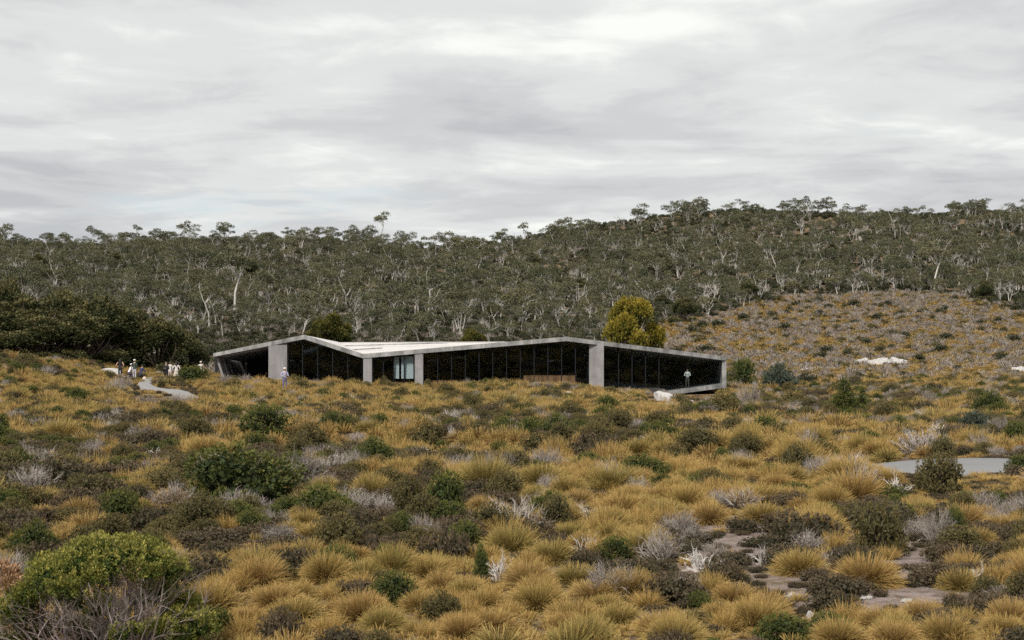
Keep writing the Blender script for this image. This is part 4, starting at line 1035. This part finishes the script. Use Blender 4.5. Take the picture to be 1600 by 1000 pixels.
pr = np.where(skyl, 10, 0) + s / y * 300 * vis * (y > 190)
pr[dead | ~vis] = -1
pick = np.argsort(-pr)[:298]; big = np.zeros(len(x), bool); big[pick] = True; big &= pr > 0
dpr = np.where(dead & vis, s / y, -1); dpick = np.argsort(-dpr)[:200]; dbig = np.zeros(len(x), bool); dbig[dpick] = True; dbig &= dpr > 0
TREES = []
for i in np.where(big | dbig)[0]:
    kd = DEADT if dbig[i] else GUM
    o = plant('dead_tree' if dbig[i] else 'gum_tree', kd, x[i], y[i], s[i], s[i] * rng.uniform(.9, 1.1), cat='tree', group='dead trees in the forest' if dbig[i] else 'gum trees on the hill', sink=0.0, z=z[i])
    TREES.append((o, 'dead' if dbig[i] else ('sky' if skyl[i] else 'gum'), px[i], py[i]))
r_ = ~big & ~dbig
arr = np.stack([x, y, z, s, s], 1)
gn_scatter('gum_forest', GUM.joined, arr[r_ & ~dead], 'dense gum forest covering the hill, crowns merging', 'forest')
gn_scatter('forest_deadwood', DEADT.joined, arr[r_ & dead], 'bare dead trees lost within the hill forest', 'forest')
p = jgrid(150, 540, 3.1, 0.41, 14); x, y = p[:, 0], p[:, 1]; z = ground(x, y); px, py = project(x, y, z)
keep = in_forest(px, py, x, y) & ~((np.hypot((px - 1290) / 32, (py - 352) / 9) < 1) & (rng.uniform(size=len(x)) < .8)); s = rng.uniform(1.1, 2.8, len(x)) * np.where(y < 235, 0.75, 1.0) * np.where(y > 480, 1.1, 1.0)
keep &= ~((x > -26) & (x < 20) & (y < 144))
gn_scatter('forest_understorey', under.joined, np.stack([x, y, z - 0.1, s, s * rng.uniform(.55, .9, len(x))], 1)[keep], 'dark dense understorey beneath the hill forest', 'undergrowth')

p = jgrid(138, 250, 1.9, 0.40, 6); x, y = p[:, 0], p[:, 1]; z = ground(x, y); px, py = project(x, y, z)
keep = in_forest(px, py, x, y) & ~((x > -27) & (x < 21) & (y < 145)); s = rng.uniform(0.9, 2.1, len(x)); u = rng.uniform(size=len(x)) + 0.3 * fbm(x / 9, y / 9, 81)
arr = np.stack([x, y, z, s, s * rng.uniform(.6, 1.0, len(x))], 1)
gn_scatter('slope_scrub', under.joined, arr[keep & (u < .55)], 'low dark scrub at the foot of the forest behind the building', 'scrub')
gn_scatter('slope_grey_scrub', gr.joined, arr[keep & (u >= .55)], 'grey leafless scrub at the foot of the forest behind the building', 'scrub')

# ------------------------------------------------------------------ tea-tree thicket, trees behind the building
TT = shrub_kind('tea_tree', M['buff'], M['browntwig'], 4, 18, 26000, 0.036, flat=0.95, h=1.0, low=-0.6, stems=16, rad=(0.14, 0.22), spread=0.40, core=0.6, scatter=0.45, stem_r=0.02)
for px_, py_top, wpx_, yy, lab in ((35, 462, 150, 131, 'tea-tree at the outer end of the dark thicket'), (-30, 464, 130, 129, 'tea-tree cut by the frame edge'), (100, 452, 120, 134, 'tallest buff-tipped tea-tree of the dark thicket'), (158, 460, 120, 131, 'broad buff-tipped tea-tree in the middle of the thicket'),
                                   (205, 480, 110, 134, 'tea-tree rising behind the walker in a white cap'), (248, 494, 100, 133, 'tea-tree behind the walker in black'), (284, 512, 66, 134, 'last low tea-tree of the thicket, near the porch'), (130, 486, 110, 128, 'front tea-tree bulging from the thicket'), (62, 490, 110, 127, 'dense dark tea-tree in front of the thicket'), (14, 430, 66, 150, 'separate brownish tea-tree rising behind the thicket'), (-22, 444, 70, 152, 'brownish tree half out of frame behind the thicket')):
    x = fx(px_, yy); z = float(ground(x, yy)); top = at(px_, py_top, yy).z; ww = wpx_ / FPX * yy
    plant('tea_tree', TT, x, yy, ww * 1.12, (top - z) / 1.0, label=lab, cat='tree', group='tea-trees of the thicket', sink=0.02)
GT = Kind('golden_tree')
for i in range(2):
    lb = []
    for j_ in range(30):
        a = rng.uniform(0, 6.28); q = math.sqrt(rng.uniform(0, 1)); r_ = rng.uniform(0.10, 0.16)
        lb.append((np.array([q * 0.40 * math.cos(a), q * 0.40 * math.sin(a), rng.uniform(0.28, 0.55) if q > 0.75 else rng.uniform(0.45, 0.86) * (1 - 0.35 * q * q) + 0.05]), np.array([r_, r_, r_ * 1.0])))
    f = MB(); leaf_cloud(f, lb, 22000, 0.034, tuft=6, scatter=0.5, fill=0.6, wide=.6); cores(f, lb, 0.5)
    s_ = MB(); branchlets(s_, 12, 0.36, 0.75, 0.016, depth=2, fork=3, wob=.1)
    GT.add(('crown', f, M['goldtree' if i == 0 else 'darktree']), ('trunk', s_, M['stem']))
for px_, top, base, wp, yy, lab, v in ((987, 458, 545, 104, 152, 'tall golden-green rounded tree behind the roof', 0), (520, 484, 545, 84, 156, 'dark golden-green tree behind the roof peak', 1), (737, 510, 545, 58, 158, 'small rounded tree just showing over the pale roof', 1)):
    x = fx(px_, yy); z = float(ground(x, yy)); h_ = at(px_, top, yy).z - z
    plant('golden_tree', GT, x, yy, wp / FPX * yy, h_, v=v, rot=2.0 + px_, label=lab, cat='tree', z=z)

for px_, py_, wp in ((385, 447, 46), (1166, 470, 40), (1480, 440, 30), (330, 455, 28), (905, 470, 34), (690, 468, 30), (1070, 505, 46), (1035, 485, 30), (250, 400, 22), (560, 430, 26), (1300, 400, 22), (840, 425, 24), (1420, 395, 20), (180, 420, 26), (1540, 470, 30), (770, 500, 26), (620, 500, 30), (1230, 432, 22), (60, 425, 26), (480, 405, 20), (965, 415, 20)):
    x, y, z = hit(px_, py_); ww = wp / FPX * y
    o = plant('dark_tree', TT, x, y, ww, ww * rng.uniform(0.85, 1.15), cat='tree', group='dark rounded trees in the forest', z=z)
    TREES.append((o, 'dark', px_, py_))

# ------------------------------------------------------------------ low paling fence
x, y, z = hit(1393, 669)
fr_ = link('paling_fence', None, None, (x, y, z), R(-8)); tag(fr_, 'low weathered paling fence beside the dark conical conifer', 'fence')
Wf, Hf = 66 / FPX * y, 20 / FPX * y
pb = MB(); pb.box((-0.018, -0.012, -0.05), (0.018, 0.012, Hf)); pm = pb.mesh('paling', M['paling'])
for i in range(22):
    o = link('paling', pm, fr_, (-Wf / 2 + Wf * i / 21, 0, rng.normal(0, .012)), (rng.normal(0, .02), rng.normal(0, .03), 0))
for zz_ in (0.2, 0.78):
    rb = MB(); rb.box((-Wf / 2 - .05, 0.013, Hf * zz_ - .02), (Wf / 2 + .05, 0.04, Hf * zz_ + .02)); link('rail', rb.mesh('rail', M['paling']), fr_)

# ------------------------------------------------------------------ people
def cloth(name, c): 
    if name not in M: M[name] = plain(name, c, 0.85)
    return M[name]
SKIN = plain('skin', (0.52, 0.32, 0.23), 0.6)
HAIR = {'dark': plain('dark_hair', (0.02, 0.016, 0.014), 0.5), 'fair': plain('fair_hair', (0.45, 0.32, 0.16), 0.5)}
def person(px, py, y, label, face, shirt, trouser, shoe=(0.03, 0.03, 0.03), arms='down', hair='dark', hat=None, long_hair=False, sleeve=True, walk=0.0, crouch=0.0, height=1.72, z=None, skirt=False):
    """body grown as one skin from a joint skeleton; face = turn about the vertical (0 looks at the camera)"""
    x = fx(px, y); z = float(ground(x, y)) if z is None else z
    V, E, RAD, LAB = [], [], [], []
    def v(p, r_, lab):
        V.append(p); RAD.append(r_ if isinstance(r_, tuple) else (r_, r_)); LAB.append(lab); return len(V) - 1
    def chain(a, *pts):
        for p_, r_, lab in pts:
            b = v(p_, r_, lab); E.append((a, b)); a = b
        return a
    dz = -0.42 * crouch; fw = -0.30 * crouch
    pel = v((0, 0.02, 0.95 + dz), (0.155, 0.115), 'leg')
    ch = chain(pel, ((0, 0.01 + fw * .3, 1.12 + dz), (0.14, 0.10), 'torso'), ((0, 0.0 + fw * .7, 1.32 + dz), (0.165, 0.11), 'torso'), ((0, 0.01 + fw, 1.44 + dz), (0.12, 0.085), 'torso'))
    nk = chain(ch, ((0, 0.0 + fw, 1.51 + dz), 0.052, 'head'), ((0, -0.012 + fw, 1.58 + dz), (0.07, 0.08), 'head'), ((0, -0.008 + fw, 1.65 + dz), (0.078, 0.095), 'head'), ((0, 0.0 + fw, 1.70 + dz), (0.055, 0.07), 'head'))
    for s in (-1, 1):
        st = s * walk
        if crouch: kn, an = (s * .13, -.34, .50), (s * .13, -.05, .09)
        else: kn, an = (s * .105, -0.02 - 0.12 * st, .50), (s * .11, 0.02 - 0.25 * st, .085)
        a = chain(pel, ((s * .095, 0.015, 0.87 + dz), 0.095, 'leg'), (kn, 0.060, 'leg'), (an, 0.042, 'leg'))
        chain(a, ((an[0] + s * .01, an[1] - .02, .045), (.045, .04), 'shoe'), ((an[0] + s * .025, an[1] - .15, .035), (.042, .03), 'shoe'))
        sh = (s * .185, 0.01 + fw, 1.41 + dz)
        if arms == 'down': el_, wr = (s * .235, .03 + fw + .05 * st, 1.13 + dz), (s * .235, -.05 + fw + .12 * st, .89 + dz)
        elif arms == 'hold': el_, wr = (s * .26, -.04 + fw, 1.14 + dz), (s * .07, -.26 + fw, 1.22 + dz)
        elif arms == 'photo': el_, wr = (s * .27, -.12 + fw, 1.22 + dz), (s * .07, -.27 + fw, 1.47 + dz)
        else: el_, wr = (s * .33, .06 + fw, 1.16 + dz), (s * .19, -.04 + fw, .98 + dz)
        up_, lo_ = ('torso' if sleeve else 'skin'), ('torso' if sleeve == 'long' else 'skin')
        a = chain(ch, (sh, 0.062, 'torso'), (el_, 0.042, up_), (wr, 0.028, lo_))
        d = Vector(wr) - Vector(el_); d.normalize(); pa = Vector(wr) + d * .07
        chain(a, (tuple(pa), (.036, .02), 'skin'))
    me = bpy.data.meshes.new('body'); me.from_pydata(V, E, []); o = bpy.data.objects.new('body_tmp', me); COL.objects.link(o)
    sk = o.modifiers.new('skin', 'SKIN'); sk.use_smooth_shade = True
    for i, sv in enumerate(me.skin_vertices[0].data): sv.radius = RAD[i]; sv.use_root = (i == 0)
    o.modifiers.new('sub', 'SUBSURF').levels = 1; o.modifiers['sub'].render_levels = 1
    dg = bpy.context.evaluated_depsgraph_get(); body = bpy.data.meshes.new_from_object(o.evaluated_get(dg)); bpy.data.objects.remove(o)
    # fingers: four and a thumb per hand, rooted in the palm
    mats = [cloth('shirt_%d' % (len(M)), shirt), cloth('trousers_%d' % (len(M) + 1), trouser), SKIN, cloth('shoes_%d' % (len(M) + 2), shoe)]
    body.materials.clear()
    for m_ in mats: body.materials.append(m_)
    bm = bmesh.new(); bm.from_mesh(body)
    segs = [(np.array(V[a]), np.array(V[b]), LAB[b]) for a, b in E]
    for f in bm.faces:
        c = np.array(f.calc_center_median()); best, lab = 9, 'torso'
        for a, b, l_ in segs:
            tt = np.clip(np.dot(c - a, b - a) / (np.dot(b - a, b - a) + 1e-9), 0, 1); dd = np.linalg.norm(c - a - tt * (b - a))
            if dd < best: best, lab = dd, l_
        f.material_index = {'torso': 0, 'leg': 1, 'head': 2, 'skin': 2, 'shoe': 3}[lab]; f.smooth = True
    hands = [i for i, l_ in enumerate(LAB) if l_ == 'skin' and RAD[i] == (.036, .02)]
    for hnd in hands:
        pa = np.array(V[hnd]); pv = [a for a, b in E if b == hnd][0]; d = unit(pa - np.array(V[pv])); side = unit(np.cross(d, np.array([1.0, 0.2, 0.1])))
        for q, ln in ((-0.024, .060), (-.008, .075), (.008, .070), (.022, .055), (.034, .045)):
            th = q > .03; r0 = pa + side * q - d * (.03 if th else 0); d1 = unit(d + (side * .9 if th else 0)); bend = np.array([0, -.35, -.1])
            pts = [r0, r0 + d1 * ln * .5, r0 + d1 * ln * .5 + unit(d1 + bend) * ln * .5]; ring = []
            for k_, pp in enumerate(pts):
                b2 = unit(np.cross(d1, side)); rr = (.009, .008, .006)[k_]
                ring.append([bm.verts.new(pp + (side * math.cos(t_) + b2 * math.sin(t_)) * rr) for t_ in (0, 1.57, 3.14, 4.71)])
            for k_ in range(2):
                for j in range(4): bm.faces.new((ring[k_][j], ring[k_][(j + 1) % 4], ring[k_ + 1][(j + 1) % 4], ring[k_ + 1][j])).material_index = 2
            bm.faces.new(ring[2]).material_index = 2
    # nose
    hy_, hz_ = -0.095 + fw, 1.625 + dz
    a, b, c, e = [bm.verts.new(q) for q in ((-.014, hy_, hz_ - .02), (.014, hy_, hz_ - .02), (0, hy_ - .028, hz_ - .018), (0, hy_ + .005, hz_ + .03))]
    for f in ((a, b, c), (b, e, c), (e, a, c)): bm.faces.new(f).material_index = 2
    bm.to_mesh(body); bm.free()
    s = height / 1.74
    root = link('person', body, None, (x, y, z), face, (s, s, s)); tag(root, label, 'person', None)
    hc = np.array([0, 0.012 + fw, 1.655 + dz])
    hb = MB(); hb.ball(hc + [0, .018, .012], (.088, .098, .085), .5, .5, 0, 12, 8)
    if long_hair: hb.ball(hc + [0, .06, -.14], (.10, .055, .19), .5, .5, 0, 10, 8)
    link('hair', hb.mesh('hair', HAIR[hair], True), root)
    eb = MB()
    for s_ in (-1, 1): eb.ball((s_ * .032, -.098 + fw, 1.635 + dz), .011, .5, .5, 0, 6, 4)
    eb.box((-.024, -.100 + fw, 1.572 + dz), (.024, -.088 + fw, 1.580 + dz)); link('eyes_and_mouth', eb.mesh('face', HAIR['dark']), root)
    if hat:
        hm = MB(); hm.ball(hc + [0, .006, .045], (.104, .118, .072), .5, .5, 0, 12, 8); hm.ball(hc + [0, -.05, .03], (.11, .15, .014), .5, .5, 0, 14, 4)
        link('hat', hm.mesh('hat', cloth('hat_%d' % len(M), hat), True), root)
    if skirt:
        sb = MB(); sb.tube([(0, .01, 1.02 + dz), (0, .01, .8 + dz), (0, .01, .55 + dz)], [.15, .20, .25], 14); link('skirt', sb.mesh('skirt', mats[1], True), root)
    return root
PI = math.pi
person(188, 0, 119, 'walker in a black tank top with dark hair, seen from behind', PI, (0.012, 0.012, 0.014), (0.015, 0.015, 0.017), arms='hips', sleeve=False, long_hair=True)
person(201, 0, 120.5, 'crouching walker in white beside the white-capped man', 2.2, (0.75, 0.73, 0.75), (0.05, 0.04, 0.09), arms='hold', crouch=0.9, hat=(0.75, 0.74, 0.74))
person(210.5, 0, 119.5, 'walker in a dark green jumper, white cap and pale trousers', PI - .2, (0.045, 0.065, 0.05), (0.50, 0.49, 0.55), arms='down', sleeve='long', hat=(0.8, 0.79, 0.77), walk=.3, height=1.80)
person(219.5, 0, 119, 'small bent walker in navy beside the pale backpack', 2.6, (0.03, 0.035, 0.09), (0.02, 0.02, 0.04), arms='hold', crouch=.7, sleeve='long')
person(260, 0, 117.5, 'walker dressed all in black with crossed arms', -.2, (0.010, 0.011, 0.018), (0.010, 0.010, 0.014), arms='hold', sleeve='long', height=1.80)
person(266, 0, 120.5, 'walker in white half hidden behind the one in black', PI, (0.6, 0.56, 0.54), (0.52, 0.42, 0.36), arms='down', sleeve='long')
person(276, 0, 119, 'walker with long dark hair in a flowing white top', PI, (0.66, 0.60, 0.56), (0.60, 0.52, 0.46), arms='hips', sleeve='long', long_hair=True, skirt=True)
person(314, 0, 122, 'fair-haired walker in a white top and black jacket near the porch', 0.2, (0.6, 0.6, 0.6), (0.02, 0.02, 0.022), arms='down', sleeve=False, hair='fair', hat=(0.6, 0.55, 0.48))
person(384.5, 0, 125, 'visitor in dark clothes and a grey cap standing in the porch', -1.2, (0.05, 0.052, 0.055), (0.02, 0.02, 0.025), arms='hold', sleeve='long', hat=(0.22, 0.17, 0.15), z=0.32, height=1.80)
person(445, 0, 98, 'person in a pale sun hat and lavender jacket wading through the scrub', .3, (0.36, 0.35, 0.47), (0.13, 0.12, 0.19), arms='hold', sleeve='long', hat=(0.72, 0.68, 0.60))
ry = front_y(fx(1074, 124)) + 1.0
person(1074, 0, ry, 'visitor in a white sweater raising a camera behind the end window', -.3, (0.85, 0.84, 0.82), (0.10, 0.085, 0.075), arms='hold', sleeve='long', z=at(1074, 608, ry).z, height=1.80)

bag = MB(); bag.ball((0, 0, 0.24), (.19, .15, .27), .5, .5, 0, 12, 8); xb2 = fx(226, 118.5)
bo = link('backpack', None, None, (xb2, 118.5, float(ground(xb2, 118.5)))); tag(bo, 'beige backpack on the ground beside the bent walker in navy', 'backpack')
link('body', bag.mesh('body', plain('beige_canvas', (0.55, 0.42, 0.33), 0.8), True), bo)
pk = MB(); pk.ball((0, -.14, .17), (.12, .06, .11), .5, .5, 0, 10, 6); link('pocket', pk.mesh('pocket', plain('brown_canvas', (0.36, 0.26, 0.2), 0.8), True), bo)
for s in (-1, 1):
    st_ = MB(); st_.tube([(s * .09, .12, .08), (s * .10, .19, .25), (s * .07, .12, .46)], [.018] * 3, 5); link('strap', st_.mesh('strap', bpy.data.materials['brown_canvas']), bo)

# ------------------------------------------------------------------ labels by landmark
LAND += [(330, 556, 'the porch'), (567, 600, 'the valley of the folded roof'), (933, 605, 'the broad pale pier'), (260, 612, 'the gravel path'), (1048, 625, 'the large white boulder'), (1500, 725, 'the asphalt road'), (1393, 660, 'the paling fence'), (100, 575, 'the dark tea-tree thicket'), (740, 612, 'the long glass front')]
ONES = 'zeroth first second third fourth fifth sixth seventh eighth ninth tenth eleventh twelfth thirteenth fourteenth fifteenth sixteenth seventeenth eighteenth nineteenth'.split()
TENS = 'x x twenty thirty forty fifty sixty seventy eighty ninety'.split(); TENTH = 'x x twentieth thirtieth fortieth fiftieth sixtieth seventieth eightieth ninetieth'.split()
def ordinal(n):
    if n < 20: return ONES[n]
    if n < 100: return TENTH[n // 10] if n % 10 == 0 else TENS[n // 10] + '-' + ONES[n % 10]
    return 'hundredth' if n == 100 else 'hundred-and-' + ordinal(n - 100)
def side(dx, dy):
    if abs(dx) > abs(dy) * 2.2: return 'beside'
    return 'in front of' if dy > 0 else 'beyond'
def label_by_landmark(items, lands):
    groups = {}
    for o, noun, px, py in items:
        d = [math.hypot((px - a), (py - b) * 2.0) for a, b, _ in lands]; i = int(np.argmin(d))
        groups.setdefault((noun, i, side(px - lands[i][0], (py - lands[i][1]) * 2)), []).append((d[i], o))
    for (noun, i, sd), l_ in groups.items():
        l_.sort(key=lambda q: q[0])
        for n, (_, o) in enumerate(l_): o['label'] = f'{noun} {sd} {lands[i][2]}' + (f', {ordinal(n + 1)} out' if len(l_) > 1 else '')
label_by_landmark([(o, NOUN[k_], a, b) for o, k_, done, a, b in pending if not done], LAND)
TL = [(475, 523, "the roof's sharp peak"), (885, 527, "the roof's long ridge"), (987, 470, 'the tall golden-green tree'), (520, 490, 'the tree behind the roof peak'), (737, 512, 'the small tree over the roof'), (1375, 565, 'the hillside outcrop'), (150, 462, 'the dark tea-tree thicket'), (1290, 352, 'the grassy clearing near the ridge'), (1200, 472, 'the top of the grassy slope')]
label_by_landmark([(o, {'dead': 'bare bleached dead tree', 'dark': 'dark rounded tree'}.get(k_, 'pale-trunked gum tree'), a, b) for o, k_, a, b in TREES if k_ != 'sky'], TL)
sk_ = sorted([q for q in TREES if q[1] == 'sky'], key=lambda q: q[2])
for n, (o, _, a, b) in enumerate(sk_): o['label'] = f'flat-crowned gum tree on the ridge skyline, {ordinal(n + 1)} along it'
print('objects', len(bpy.data.objects), 'tris', sum(len(m_.polygons) * 2 for m_ in bpy.data.meshes))
